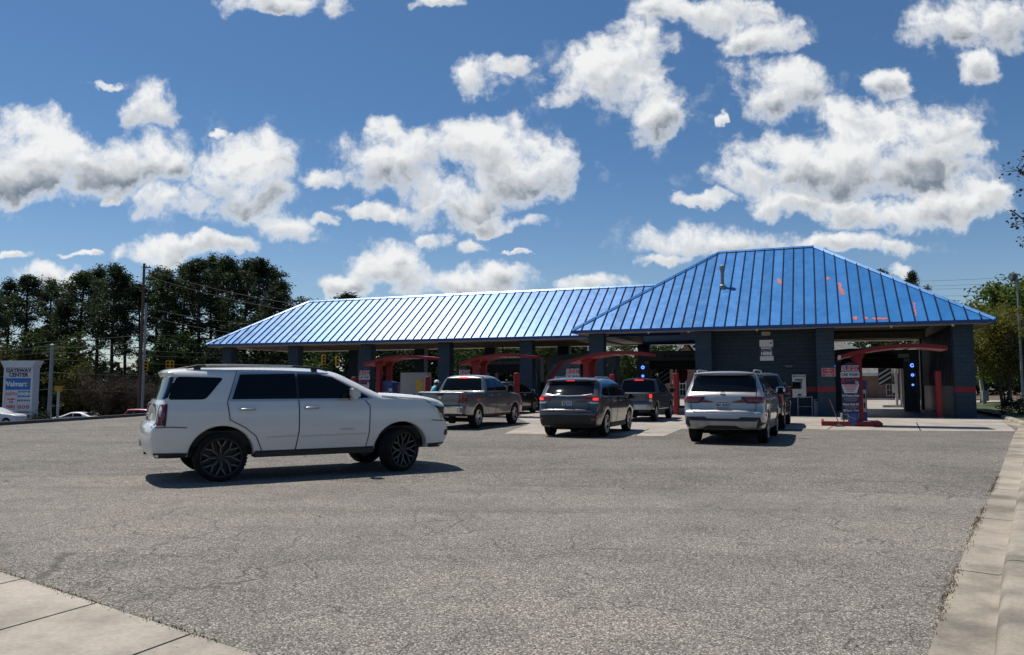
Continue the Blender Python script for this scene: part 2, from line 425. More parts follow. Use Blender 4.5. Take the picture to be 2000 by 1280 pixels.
def asphalt():
    m, t, b = nodes('aged_asphalt'); g = NG(t)
    co = g.n('ShaderNodeTexCoord').outputs['Object']
    sp = g.n('ShaderNodeSeparateXYZ'); g.ln(co, sp.inputs[0])
    wob = g.noise(co, .35, 4)
    # older open-textured course near, newer finer course beyond a wandering joint
    j = g.m('SUBTRACT', g.m('ADD', sp.outputs['Y'], g.m('MULTIPLY', sp.outputs['X'], .19)), g.m('MULTIPLY_ADD', wob, 1.6, 11.3))
    far = g.step(j, -.04, .04)
    v = g.n('ShaderNodeTexVoronoi'); v.inputs['Scale'].default_value = 100; g.ln(co, v.inputs['Vector'])
    st = g.n('ShaderNodeSeparateColor'); g.ln(v.outputs['Color'], st.inputs[0])
    stone = g.ramp(st.outputs[0], [(0, (.060,.055,.048)), (.45, (.166,.154,.133)), (.8, (.252,.232,.202)), (1, (.52,.485,.43))])
    v2 = g.n('ShaderNodeTexVoronoi'); v2.inputs['Scale'].default_value = 58; g.ln(co, v2.inputs['Vector'])
    st2 = g.n('ShaderNodeSeparateColor'); g.ln(v2.outputs['Color'], st2.inputs[0])
    fine = g.ramp(st2.outputs[0], [(0, (.055,.051,.045)), (.5, (.150,.138,.120)), (.85, (.235,.217,.19)), (1, (.44,.41,.365))])
    c = g.mix(far, stone, fine)
    big = g.noise(co, .28, 6, .62)
    c = g.mix(1., c, g.ramp(big, [(.25, g3(.72)), (.5, g3(1.)), (.78, (1.22,1.2,1.17))]), 'MULTIPLY')
    md = g.noise(co, 1.7, 5, .6)
    mpt = g.n('ShaderNodeMapping'); mpt.inputs['Rotation'].default_value = (0,0,-1.18); mpt.inputs['Scale'].default_value = (.05, .9, 1); g.ln(co, mpt.inputs[0])
    tr_ = g.noise(mpt.outputs[0], 1.3, 5, .6)
    c = g.mix(1., c, g.ramp(tr_, [(.30, g3(.80)), (.45, g3(.98)), (.7, g3(1.06))]), 'MULTIPLY')
    c = g.mix(1., c, g.ramp(md, [(.3, g3(.84)), (.55, g3(1.)), (.8, (1.12,1.11,1.09))]), 'MULTIPLY')
    # oil drips and worn parking streaks
    mp = g.n('ShaderNodeMapping'); mp.inputs['Scale'].default_value = (.30, .16, 1); g.ln(co, mp.inputs[0])
    oil = g.step(g.noise(mp.outputs[0], 1.5, 5, .6), .56, .78)
    c = g.mix(g.m('MULTIPLY', oil, .55), c, (.075,.072,.07))
    ol2 = g.step(g.noise(co, .9, 3, .5), .69, .80)
    c = g.mix(g.m('MULTIPLY', ol2, .42), c, (.16,.125,.095))
    # cracks in patches
    wv = g.n('ShaderNodeTexNoise'); wv.inputs['Scale'].default_value = 1.3; wv.inputs['Detail'].default_value = 5; g.ln(co, wv.inputs['Vector'])
    wp = g.n('ShaderNodeVectorMath', operation='MULTIPLY_ADD'); g.ln(wv.outputs['Color'], wp.inputs[0]); wp.inputs[1].default_value = (.9,.9,0); g.ln(co, wp.inputs[2])
    def cracks(sc, w, lo, hi, psc):
        e = g.n('ShaderNodeTexVoronoi', feature='DISTANCE_TO_EDGE'); e.inputs['Scale'].default_value = sc; g.ln(wp.outputs[0], e.inputs['Vector'])
        k = g.step(e.outputs['Distance'], w*.35, w, 1., 0.)
        return g.m('MULTIPLY', k, g.step(g.noise(co, psc, 3), lo, hi))
    cr = g.m('MAXIMUM', cracks(.9, .009, .45, .55, .42), cracks(2.9, .015, .50, .58, .5))
    cr = g.m('MAXIMUM', cr, cracks(.22, .0032, .45, .6, .2))
    cr = g.m('MAXIMUM', cr, g.m('MULTIPLY', g.step(g.m('ABSOLUTE', j), .008, .035, 1., 0.), .6))
    c = g.mix(g.m('MULTIPLY', cr, .54), c, (.035,.033,.03))
    g.ln(c, b.inputs['Base Color'])
    b.inputs['Roughness'].default_value = .86; b.inputs['Specular IOR Level'].default_value = .3
    hgt = g.m('SUBTRACT', g.m('MULTIPLY', g.m('SUBTRACT', 1., v.outputs['Distance']), 1.), g.m('MULTIPLY', cr, 1.5))
    bp = g.n('ShaderNodeBump'); bp.inputs['Strength'].default_value = .7; bp.inputs['Distance'].default_value = .006
    g.ln(hgt, bp.inputs['Height']); g.ln(bp.outputs[0], b.inputs['Normal'])
    return m
def concrete(name, c0, joint=None, stain=.3, rough=.85, rot=0., dark=None):
    m, t, b = nodes(name); g = NG(t)
    co = g.n('ShaderNodeTexCoord').outputs['Object']
    c = g.ramp(g.noise(co, 1.1, 7, .62), [(.36, tuple(x*(1-stain) for x in c0)), (.52, c0), (.68, tuple(min(1, x*1.16) for x in c0))])
    c = g.mix(1., c, g.ramp(g.noise(co, .37, 4, .6), [(.35, g3(.80)), (.6, g3(1.04))]), 'MULTIPLY')
    c = g.mix(1., c, g.ramp(g.noise(co, 38, 3), [(.3, g3(.86)), (.7, g3(1.1))]), 'MULTIPLY')
    st = g.step(g.noise(co, 2.3, 5, .65), .56, .70)
    c = g.mix(g.m('MULTIPLY', st, .45), c, tuple(x*.5 for x in c0))
    sp = g.step(g.noise(co, 26, 2), .73, .77)
    c = g.mix(g.m('MULTIPLY', sp, .6), c, (.05,.045,.04))
    hgt = g.noise(co, 60, 4)
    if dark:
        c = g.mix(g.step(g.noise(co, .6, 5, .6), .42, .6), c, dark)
    g.ln(c, b.inputs['Base Color']); b.inputs['Roughness'].default_value = rough
    bp = g.n('ShaderNodeBump'); bp.inputs['Strength'].default_value = .25; bp.inputs['Distance'].default_value = .004
    g.ln(hgt, bp.inputs['Height']); g.ln(bp.outputs[0], b.inputs['Normal'])
    return m
def blockwork(name, c0, bw=.4, bh=.2, mortar=.5, rough=.65):
    m, t, b = nodes(name); g = NG(t)
    co = g.n('ShaderNodeTexCoord').outputs['Object']
    sp = g.n('ShaderNodeSeparateXYZ'); g.ln(co, sp.inputs[0])
    cb = g.n('ShaderNodeCombineXYZ'); g.ln(g.m('ADD', sp.outputs['X'], sp.outputs['Y']), cb.inputs[0]); g.ln(sp.outputs['Z'], cb.inputs[1])
    br = g.n('ShaderNodeTexBrick'); br.inputs['Scale'].default_value = 1.; br.inputs['Brick Width'].default_value = bw; br.inputs['Row Height'].default_value = bh
    br.inputs['Mortar Size'].default_value = .006 if bh > .1 else .009; br.inputs['Mortar Smooth'].default_value = .3
    br.inputs['Color1'].default_value = (*[x*.9 for x in c0], 1); br.inputs['Color2'].default_value = (*[x*1.12 for x in c0], 1)
    br.inputs['Mortar'].default_value = (*([x*mortar for x in c0] if bh > .1 else (.30,.27,.24)), 1)
    g.ln(cb.outputs[0], br.inputs['Vector'])
    c = g.mix(1., br.outputs['Color'], g.ramp(g.noise(co, 2.2, 6, .6), [(.3, g3(.8)), (.7, g3(1.15))]), 'MULTIPLY')
    g.ln(c, b.inputs['Base Color']); b.inputs['Roughness'].default_value = rough
    hg = g.m('ADD', g.m('MULTIPLY', br.outputs['Fac'], -1.), g.m('MULTIPLY', g.noise(co, 45, 4), .35))
    bp = g.n('ShaderNodeBump'); bp.inputs['Strength'].default_value = .9; bp.inputs['Distance'].default_value = .012
    g.ln(hg, bp.inputs['Height']); g.ln(bp.outputs[0], b.inputs['Normal'])
    return m
def grassmat(name, a, b_, sc=1.2):
    m, t, b = nodes(name); g = NG(t)
    co = g.n('ShaderNodeTexCoord').outputs['Object']
    c = g.ramp(g.noise(co, sc, 8, .7), [(.3, a), (.7, b_)])
    c = g.mix(1., c, g.ramp(g.noise(co, 30, 3), [(.3, g3(.6)), (.7, g3(1.3))]), 'MULTIPLY')
    g.ln(c, b.inputs['Base Color']); b.inputs['Roughness'].default_value = .9
    bp = g.n('ShaderNodeBump'); bp.inputs['Strength'].default_value = .8; bp.inputs['Distance'].default_value = .05
    g.ln(g.noise(co, 25, 5), bp.inputs['Height']); g.ln(bp.outputs[0], b.inputs['Normal'])
    return m
def roofmat(x0, sp):
    m, t, b = nodes('blue_metal_roof'); g = NG(t)
    co = g.n('ShaderNodeTexCoord').outputs['Object']
    c = g.ramp(g.noise(co, .8, 6, .6), [(.3, (.020,.170,.46)), (.7, (.030,.215,.56))])
    mp = g.n('ShaderNodeMapping'); mp.inputs['Scale'].default_value = (1.2, .25, .25); g.ln(co, mp.inputs[0])
    c = g.mix(g.m('MULTIPLY', g.step(g.noise(mp.outputs[0], 1.6, 4), .56, .72), .3), c, (.016,.14,.40))
    sx = g.n('ShaderNodeSeparateXYZ'); g.ln(co, sx.inputs[0])
    ix = g.m('FLOOR', g.m('DIVIDE', g.m('SUBTRACT', sx.outputs['X'], x0), sp))
    wn_ = g.n('ShaderNodeTexWhiteNoise', noise_dimensions='1D'); g.ln(ix, wn_.inputs['W'])
    c = g.mix(1., c, g.ramp(wn_.outputs['Value'], [(0, g3(.90)), (1, g3(1.07))]), 'MULTIPLY')
    sm = g.n('ShaderNodeMapping'); sm.inputs['Scale'].default_value = (3.5, .35, .35); g.ln(co, sm.inputs[0])
    c = g.mix(g.m('MULTIPLY', g.step(g.noise(sm.outputs[0], 2.0, 6, .65), .55, .8), .35), c, (.10,.22,.42))
    g.ln(c, b.inputs['Base Color']); b.inputs['Metallic'].default_value = .15
    g.ln(g.m('ADD', g.step(g.noise(co, 2.2, 5, .65), .2, .8, .27, .42), g.m('MULTIPLY', wn_.outputs['Value'], .05)), b.inputs['Roughness'])
    b.inputs['Coat Weight'].default_value = .25; b.inputs['Coat Roughness'].default_value = .3
    bp = g.n('ShaderNodeBump'); bp.inputs['Strength'].default_value = .22; bp.inputs['Distance'].default_value = .012
    g.ln(g.noise(co, 1.8, 3), bp.inputs['Height']); g.ln(bp.outputs[0], b.inputs['Normal'])
    return m
M['asphalt'] = asphalt()
M['concrete'] = concrete('weathered_concrete', (.385,.34,.285))
M['apron'] = concrete('apron_concrete', (.36,.325,.28), stain=.22)
M['kerbmat'] = concrete('kerb_concrete', (.325,.285,.232), stain=.45)
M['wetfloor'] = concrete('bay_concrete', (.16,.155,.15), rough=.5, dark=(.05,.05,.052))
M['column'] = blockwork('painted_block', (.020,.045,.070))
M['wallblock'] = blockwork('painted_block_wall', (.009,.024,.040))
M['brick'] = blockwork('red_brick', (.20,.085,.055), .21, .075)
M['grass'] = grassmat('grass', (.035,.055,.014), (.085,.095,.03))
M['litter'] = grassmat('leaf_litter', (.07,.05,.032), (.17,.13,.09), .6)
M['shingle'] = blockwork('grey_shingle', (.17,.17,.165), .35, .14, .8, .9)
M['roof'] = roofmat(-19.0, 20.2/37); M['roof_long'] = roofmat(-47.6, 34.0/58)
M['road'] = mat('road_asphalt', (.07,.07,.072), .9, 0, 0, .2, 1.5, .3)

# ------------------------------------------------------------------ terrain
def smooth01(x): x = max(0., min(1., x)); return x*x*(3-2*x)
EDGE = [(-19.2,-40), (-19.6,20), (-19.5,29.8), (-18.6,36), (-18.0,42), (-17.6,60), (-17.4,90)]
def edge_x(y):
    for (x0, y0), (x1, y1) in zip(EDGE, EDGE[1:]):
        if y <= y1: return x0+(x1-x0)*max(0, (y-y0))/(y1-y0)
    return EDGE[-1][0]
def terr(x, y):
    t = (edge_x(y)-.3-x)/11.0
    return -.05-2.65*smooth01(t)
xs = [-900,-600,-400,-260,-180,-130,-100,-80,-65,-52,-44,-38,-34,-32,-30,-28,-26,-24,-22,-20.5,-19.5,-18.5,-15,-10,0,15,30,50,80,120,180,260,400,600,900]
ys = [-900,-500,-300,-150,-60,-30,-10,0,10,18,24,30,36,42,50,60,72,85,100,120,150,200,280,400,600,900,1600]
mb = MB()
mb.add([(x, y, terr(x, y)) for x in xs for y in ys],
       [(i*len(ys)+j, (i+1)*len(ys)+j, (i+1)*len(ys)+j+1, i*len(ys)+j+1) for i in range(len(xs)-1) for j in range(len(ys)-1)])
prop(mb.build('ground', M['litter'], None, 60), 'brown and green earth beyond the lot', None, None, 'structure')
# right kerb line, surveyed on the lot
GUT = [gnd(*p) for p in ((1814,1280),(1871,1111),(1918,1006),(1951,932),(1981,847.6))]
LIP = [gnd(1946,1280), gnd(1972.6,1083), gnd(1990,981)]
dirk = (GUT[1]-GUT[0]).normalized()
GUT = [GUT[0]-dirk*22]+GUT+[Vector((18.35,28.0,0)), Vector((20.3,31.9,0)), Vector((22.5,36.2,0))]
nrm = lambda a, b: Vector(((b-a).y, -(b-a).x, 0)).normalized()
def offs(path, dist):
    out = []
    for i, p in enumerate(path):
        k = nrm(path[max(0, i-1)], path[min(len(path)-1, i+1)])
        out.append(p+k*(dist[i] if hasattr(dist, '__len__') else dist))
    return out
lipw = [.40,.40,.42,.47,.50,.55,.6,.65]
lipw = [.46]*len(GUT)
KL = offs(GUT, lipw)
def strip(name, a, b, z, m, label=None):
    k = MB(); n = len(a)
    k.add([(p.x, p.y, z) for p in a]+[(p.x, p.y, z) for p in b], [(i, i+1, n+i+1, n+i) for i in range(n-1)])
    return prop(k.build(name, m), label, None, None, 'structure')
# asphalt sheet
apts = [(-19.2,-40)]+[(x, y) for x, y in EDGE[1:]]+[(14,90),(24,40)]+[(p.x, p.y) for p in reversed(GUT)]
mb = MB(); r_ = cdt(apts, []); mb.add([(x, y, 0) for x, y in r_[0]], r_[1])
prop(mb.build('parking_lot', M['asphalt']), 'grey cracked asphalt lot', None, None, 'structure')
# gutter pan cut in slabs, kerb stone, grass verge
def along(path, s):
    acc = 0
    for a, b in zip(path, path[1:]):
        l = (b-a).length
        if acc+l >= s: return a+(b-a)*((s-acc)/l)
        acc += l
    return path[-1]
def length(path): return sum((b-a).length for a, b in zip(path, path[1:]))
k = MB(); LG = length(GUT); s0 = 0.; step = 3.05
prof = [(-.02,-.02),(-.0,.010),(.15,.008),(.29,.0045),(.315,.012),(.335,.10),(.36,.128),(.395,.138),(.56,.138),(.57,-.04)]
while s0 < LG-.1:
    s1 = min(LG, s0+step); qs = [s0+.012+(s1-s0-.024)*i/4 for i in range(5)]; vs = []
    for q in qs:
        p = along(GUT, q); d_ = (along(GUT, min(LG, q+.4))-along(GUT, max(0, q-.4))).normalized(); nn = Vector((d_.y, -d_.x, 0))
        for (o_, z_) in prof: vs.append(p+nn*o_+Vector((0, 0, z_)))
    n_ = len(prof)
    k.add(vs, [(i*n_+j, i*n_+j+1, (i+1)*n_+j+1, (i+1)*n_+j) for i in range(4) for j in range(n_-1)]+[tuple(range(n_)), tuple(4*n_+j for j in range(n_-1, -1, -1))])
    s0 = s1
prop(k.build('kerb', M['kerbmat'], None, 40), 'pale concrete kerb and gutter along the right side of the lot', None, None, 'structure')
kb = offs(GUT, .55)
vs = [(p.x, p.y, .10) for p in kb]+[(p.x+9, p.y-3, .12) for p in kb]+[(p.x+60, p.y-20, .0) for p in kb]; n_ = len(kb)
mb = MB(); mb.add(vs, [(j*n_+i, j*n_+i+1, (j+1)*n_+i+1, (j+1)*n_+i) for j in range(2) for i in range(n_-1)])
e = kb[-1]
mb.add([(e.x, e.y, .10), (e.x+9, e.y-3, .12), (e.x+60, e.y-20, 0), (24.6,39.5,.10), (33,37,.12), (92,28,0), (29.2,50,.08), (38,50,.1), (110,60,0), (34,62,.05), (45,70,.05), (130,100,0)],
       [(j*3+i, j*3+i+1, j*3+4+i, j*3+3+i) for j in range(3) for i in range(2)])
prop(mb.build('grass_verge', M['grass'], None, 40), 'grass verge beyond the kerb', None, None, 'structure')
# grass blades on the verge that shows beside the building
# concrete slab in the near left corner, three panels
A0, A1 = gnd(0,1120), gnd(490,1280)
dA = (A1-A0).normalized(); nA = Vector((-dA.y, dA.x, 0))
if nA.y > 0: nA = -nA
J1, J2 = (gnd(180,1183)-A0).dot(dA), (gnd(370,1243)-A0).dot(dA)
k = MB(); cuts = [-9, J1-2*(J2-J1), J1-(J2-J1), J1, J2, J2+(J2-J1), J2+2*(J2-J1), J2+3*(J2-J1)]
for a, b in zip(cuts, cuts[1:]):
    q = [A0+dA*(a+.012)-nA*0, A0+dA*(b-.012), A0+dA*(b-.012)+nA*5+dA*.9, A0+dA*(a+.012)+nA*5+dA*.9]
    k.add([(p.x, p.y, .012) for p in q]+[(p.x, p.y, -.04) for p in q], [(0,1,2,3),(0,4,5,1),(1,5,6,2),(3,2,6,7),(0,3,7,4)])
prop(k.build('pavement', M['concrete']), 'pale concrete pavement slabs in the near left corner', None, None, 'structure')
# weeds in the joints
def weeds(name, path, n, label, mtl, spread=.05, hgt=.05):
    k = MB(); Lp = length(path)
    clump = [random.uniform(0, Lp) for _ in range(max(3, n//28))]
    for i in range(n):
        s_ = random.gauss(random.choice(clump), .11) if random.random() < .86 else random.uniform(0, Lp)
        s_ = max(0, min(Lp, s_))
        p = along(path, s_)+Vector((random.gauss(0, spread), random.gauss(0, spread), .004))
        a = random.uniform(0, 6.28); h = random.uniform(.3, 1)*hgt; w = .005
        t = Vector((math.cos(a), math.sin(a), 0))*h*random.uniform(.3, 1.1); u = Vector((-math.sin(a), math.cos(a), 0))*w
        k.add([p-u, p+u, p+t+Vector((0,0,h))], [(0,1,2)])
    return prop(k.build(name, mtl, recalc=False), label, None, None, 'stuff')
M['weed'] = leafmat('dry_weeds', (.06,.07,.02), (.17,.11,.055), .3, sc=3)
weeds('weeds', [A0-dA*1, A0+dA*5], 900, 'dry weeds growing in the joint between pavement and asphalt', M['weed'], .02, .024)
weeds('weeds', [GUT[1], GUT[2], GUT[3], GUT[4]], 900, 'small weeds growing along the gutter edge', M['weed'], .022, .032)

# lot edge on the left
k = MB(); pts = [Vector((x, y, 0)) for x, y in EDGE[1:]]
for a, b in zip(pts, pts[1:]):
    d_ = (b-a).normalized(); nn = Vector((-d_.y, d_.x, 0))*.2
    k.add([a, b, b+nn, a+nn]+[q+Vector((0,0,.13)) for q in (a, b, b+nn, a+nn)], [(0,1,5,4),(1,2,6,5),(2,3,7,6),(3,0,4,7),(4,5,6,7)])
prop(k.build('kerb', M['road']), 'dark kerb along the left edge of the lot', None, None, 'structure')
# lower road on the left
k = MB(); k.add([(-300,70,-2.66),(-29.5,70,-2.66),(-29.5,90,-2.66),(-300,90,-2.66)], [(0,1,2,3)])
prop(k.build('road', M['road']), 'road below the lot', None, None, 'structure')
# ------------------------------------------------------------------ car wash building
P0 = gnd(1886, 816.5); BR = math.atan2(-.3675, .930)
Dv = Vector((-.930, .3675, 0)).normalized(); Nv = Vector((.3675, .930, 0)).normalized()
def bw(x, m, z=0.): return P0-Dv*x+Nv*m+Vector((0, 0, z))
def wallpt(u, v, m):
    """photo position on the upright plane m metres behind the front -> building-local (x, z)"""
    r_ = ray(u, v); q = bw(0, m)-Vector((0, 0, EYE)); k_ = q.dot(Nv)/r_.dot(Nv)
    p = r_*k_+Vector((0, 0, EYE)); return -(p-P0).dot(Dv), p.z
bld = empty('car_wash', P0, BR, 'long car wash with bright blue metal hip roofs over open drive-through bays', 'car wash')
def hiproof(x0, x1, m0, m1, ze, zr, hl, hr, sp, name, right_hip=True):
    mr = (m0+m1)/2; rl, rr_ = x0+hl, x1-hr
    k = MB(); th = .05
    A, B_, C_, D_ = (x0,m0,ze), (x1,m0,ze), (x1,m1,ze), (x0,m1,ze); E_, F_ = (rl,mr,zr), (rr_,mr,zr)
    k.add([A,B_,F_,E_], [(0,1,2,3)]); k.add([C_,D_,E_,F_], [(0,1,2,3)]); k.add([D_,A,E_], [(0,1,2)])
    if right_hip: k.add([B_,C_,F_], [(0,1,2)])
    ro = k.build('roof', M['roof' if right_hip else 'roof_long'], bld)
    s = MB()
    def seam(p, q, up):
        p, q, up = Vector(p), Vector(q), Vector(up); d_ = (q-p).normalized(); sd = d_.cross(up).normalized()*.022
        h_ = up*.06
        s.add([p-sd, p+sd, q+sd, q-sd, p-sd+h_, p+sd+h_, q+sd+h_, q-sd+h_], [(0,1,5,4),(1,2,6,5),(2,3,7,6),(3,0,4,7),(4,5,6,7)])
    def face(e0, e1, r0, r1):
        e0, e1, r0, r1 = map(Vector, (e0, e1, r0, r1)); ed = (e1-e0); l = ed.length; ed.normalize()
        upn = ed.cross((r0-e0)).normalized()
        if upn.z < 0: upn = -upn
        a = (r0-e0).dot(ed); b = (r1-e0).dot(ed); perp = (r0-e0)-ed*a
        n_ = int(round(l/sp)); 
        for i in range(1, n_):
            q = l*i/n_; f = min(1., q/max(a, 1e-6), (l-q)/max(l-b, 1e-6))
            if f > .02: seam(e0+ed*q+perp*.002, e0+ed*q+perp*(f-.004), upn)
    face(A, B_, E_, F_); face(C_, D_, F_, E_); face(D_, A, E_, E_)
    if right_hip: face(B_, C_, F_, F_)
    s.build('roof_seam', M['seam_shade'], ro)['kind'] = 'stuff'
    c_ = MB()
    ln = [(E_,F_),(A,E_),(D_,E_)]+([(B_,F_),(C_,F_)] if right_hip else [])
    for p, q in ln:
        p, q = Vector(p), Vector(q); d_ = (q-p).normalized(); sd = d_.cross(Vector((0,0,1))).normalized()
        u_ = sd.cross(d_)
        if u_.z < 0: u_ = -u_
        if abs(d_.z) < .01: dz = .09
        else: dz = .055
        w = .13
        a = [p-sd*w-Vector((0,0,dz))*.4, p+u_*.085, p+sd*w-Vector((0,0,dz))*.4]; b = [x+(q-p) for x in a]
        c_.add(a+b, [(0,3,4,1),(1,4,5,2),(0,1,2),(5,4,3)])
    c_.build('ridge_cap', M['roof'], ro)
    f = MB(); h = .15
    segs = [((x0,m0),(x1,m0)),((x0,m1),(x1,m1)),((x0,m0),(x0,m1))]+([((x1,m0),(x1,m1))] if right_hip else [])
    for (a, b) in segs:
        f.b2((min(a[0],b[0])-.03, min(a[1],b[1])-.03, ze-h), (max(a[0],b[0])+.03, max(a[1],b[1])+.03, ze+.012))
    f.build('fascia', M['fascia'], bld, bevel=.01)
    return ro
rf_r = hiproof(-19.0, 1.2, -1.0, 13.8, 4.54, 9.65, 7.2, 7.6, .548, 'roof')
rf_l = hiproof(-47.6, -13.6, 2.0, 11.5, 4.48, 7.86, 5.4, 0.0, .585, 'roof', False)
def soffit(x0, x1, m0, m1, w, z, zc):
    for lo, hi in (((x0,m0),(x1,m0+w)), ((x0,m1-w),(x1,m1)), ((x0,m0+w),(x0+w,m1-w)), ((x1-w,m0+w),(x1,m1-w))):
        k = MB(); k.b2((lo[0],lo[1],z), (hi[0],hi[1],z+.06)); k.build('soffit', M['soffit'], bld)
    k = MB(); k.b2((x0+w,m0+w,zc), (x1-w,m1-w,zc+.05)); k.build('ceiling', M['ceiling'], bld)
    for lo, hi in (((x0+w-.05,m0+w-.05),(x1-w+.05,m0+w)), ((x0+w-.05,m1-w),(x1-w+.05,m1-w+.05)), ((x0+w-.05,m0+w),(x0+w,m1-w)), ((x1-w,m0+w),(x1-w+.05,m1-w))):
        k = MB(); k.b2((lo[0],lo[1],z+.062),(hi[0],hi[1],zc+.04)); k.build('header', M['beige'], bld)
soffit(-18.95, 1.15, -.95, 13.75, 1.30, 4.40, 4.98)
soffit(-47.55, -18.98, 2.05, 11.45, 1.30, 4.28, 4.82)
# peeled red patches, flashing and vent on the front slope
SL = (9.65-4.54)/7.4
def onroof(u, v):
    r_ = ray(u, v); o_ = Vector((0,0,EYE)); lo, hi = 20., 70.
    for _ in range(50):
        mid = (lo+hi)/2; p = o_+r_*(mid/r_.y); mloc = (p-P0).dot(Nv)
        if p.z < 4.54+(mloc+1.0)*SL: hi = mid
        else: lo = mid
    p = o_+r_*(lo/r_.y); return -(p-P0).dot(Dv), (p-P0).dot(Nv)
M['peel'] = mat('faded_red_patch', (.50,.12,.09), .6, 0, 0, .2, 3)
def splat(px, seed):
    rnd = random.Random(seed); pl = [onroof(*q) for q in px]
    pl = chaikin(pl, 1); pl = densify(pl, .08)
    pl = [(x+rnd.gauss(0,.025), m+rnd.gauss(0,.025)) for x, m in pl]
    vs, fs = cdt(pl, [])
    k = MB(); k.add([(x, m, 4.54+(m+1)*SL+.012) for x, m in vs], fs); k.build('paint_patch', M['peel'], rf_r)
splat([(1517,543),(1523,545),(1529,555),(1524,557),(1518,551)], 1)
splat([(1611,546),(1617,540),(1624,546),(1616,548)], 2)
splat([(1636,552),(1642,553),(1644,562),(1651,572),(1649,578),(1641,574),(1638,564)], 3)
splat([(1665,621),(1672,618),(1676,623),(1668,626)], 4); splat([(1686,619),(1692,618),(1695,624),(1688,625)], 5)
splat([(1702,620),(1715,622),(1734,621),(1733,625),(1704,625)], 6); splat([(1783,588),(1786,590),(1791,618),(1788,618)], 7)

vx, vmm = onroof(1411, 562); vz = 4.54+(vmm+1)*SL
k = MB(); k.lathe([(.19,-.12),(.19,.10),(.12,.16)], 14, c=(vx,vmm,vz)); k.tube([(vx,vmm,vz-.1),(vx,vmm,vz+1.05)], .10, 14)
k.lathe([(.10,1.0),(.16,1.05),(.16,1.22),(.02,1.3)], 14, c=(vx,vmm,vz)); k.build('vent_pipe', M['polegrey'], rf_r, 40)
# columns
CW, CD = .84, .62
def column(x, m, ztop, red=False):
    k = MB(); k.b2((x-CW/2, m-CD/2, -.05), (x+CW/2, m+CD/2, ztop)); c = k.build('column', M['column'], bld, bevel=.012)
    if red:
        k = MB(); k.b2((x-CW/2-.004, m-CD/2-.004, 1.20), (x+CW/2+.004, m+CD/2+.004, 1.45)); k.build('red_band', M['red_dull'], c)
TR = [0, 6.03, 11.99, 17.8]; TL = [23.1, 28.75, 34.6, 40.5, 46.35]
for t in TR: column(-t, 0, 4.405, t < 13); column(-t, 12.6, 4.405)
for t in TL: column(-t, 3.0, 4.285); column(-t, 10.5, 4.285)
# equipment room
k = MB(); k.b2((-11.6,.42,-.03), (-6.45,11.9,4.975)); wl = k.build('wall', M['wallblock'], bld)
k = MB(); k.b2((-11.55,.40,1.205), (-6.5,.424,1.445)); k.build('red_band', M['red_dull'], wl)
# right end wall of the open bay: ribbed panels above a plain dado
k = MB(); k.b2((-.30,.36,-.03), (-.04,12.28,4.395)); rw = k.build('wall', M['ribwall'], bld)
k = MB()
for i in range(26): k.b2((-.36, .5+i*.45, 1.5), (-.298, .5+i*.45+.12, 4.40))
k.build('rib', M['ribwall'], rw)['kind'] = 'stuff'
k = MB(); k.b2((-.37,.35,0), (-.302,3.4,1.5)); k.build('dado_panel', M['equip'], rw, bevel=.008)
# low dividing walls in the bays
for t, m0, m1, h, mt in ((17.8,.9,11,1.55,'wallblock'),(23.1,3.8,9.5,1.7,'equip'),(28.75,3.8,9.5,1.9,'beige'),(34.6,3.8,9.5,1.75,'beige'),(40.5,3.6,10,1.3,'wallblock')):
    k = MB(); k.b2((-t-.12,m0,-.03), (-t+.12,m1,h)); k.build('bay_divider', M[mt], bld, bevel=.01)
# hanging service pipes below the left soffit
k = MB()
for t in (26,31.6,37.3,43):
    k.tube([(-t-1.6,3.4,4.2),(-t-.6,3.6,3.98),(-t+.3,3.6,4.02),(-t+.35,3.7,4.27)], .022, 6); k.tube([(-t,6,4.27),(-t,6,3.0),(-t+.3,6.1,2.7)], .025, 6)
k.build('hanging_pipe', M['wire'], bld)['kind'] = 'stuff'
# rear and front header beams
for (x0, x1, m, z0, z1) in ((-18.2,.4,12.2,4.47,4.90),):
    k = MB(); k.b2((x0, m-.2, z0), (x1, m+.2, z1)); k.build('beam', M['soffit'], bld, bevel=.01)
# soffit cameras and wall lamp
for u in (1266,1344,1478,1741,1862):
    x_, z_ = wallpt(u, 641, -.85); k = MB(); k.lathe([(.07,4.405),(.07,4.34),(.05,4.29),(.005,4.27)], 12, c=(x_,-.75,0)); k.build('soffit_camera', M['equip_white'], bld, 40)
x_, z_ = wallpt(1496, 652, .4); k = MB(); k.b2((x_-.22,.26,z_-.10), (x_+.22,.42,z_+.10)); k.build('wall_lamp', M['beige'], bld, bevel=.02)
x_, z_ = wallpt(1541, 715, .4); k = MB(); k.b2((x_-.36,.24,z_+.02), (x_+.36,.42,z_+.05)); k.b2((x_-.17,.26,z_-.08), (x_+.17,.42,z_+.02)); k.build('canopy_bracket', M['equip'], bld, bevel=.01)
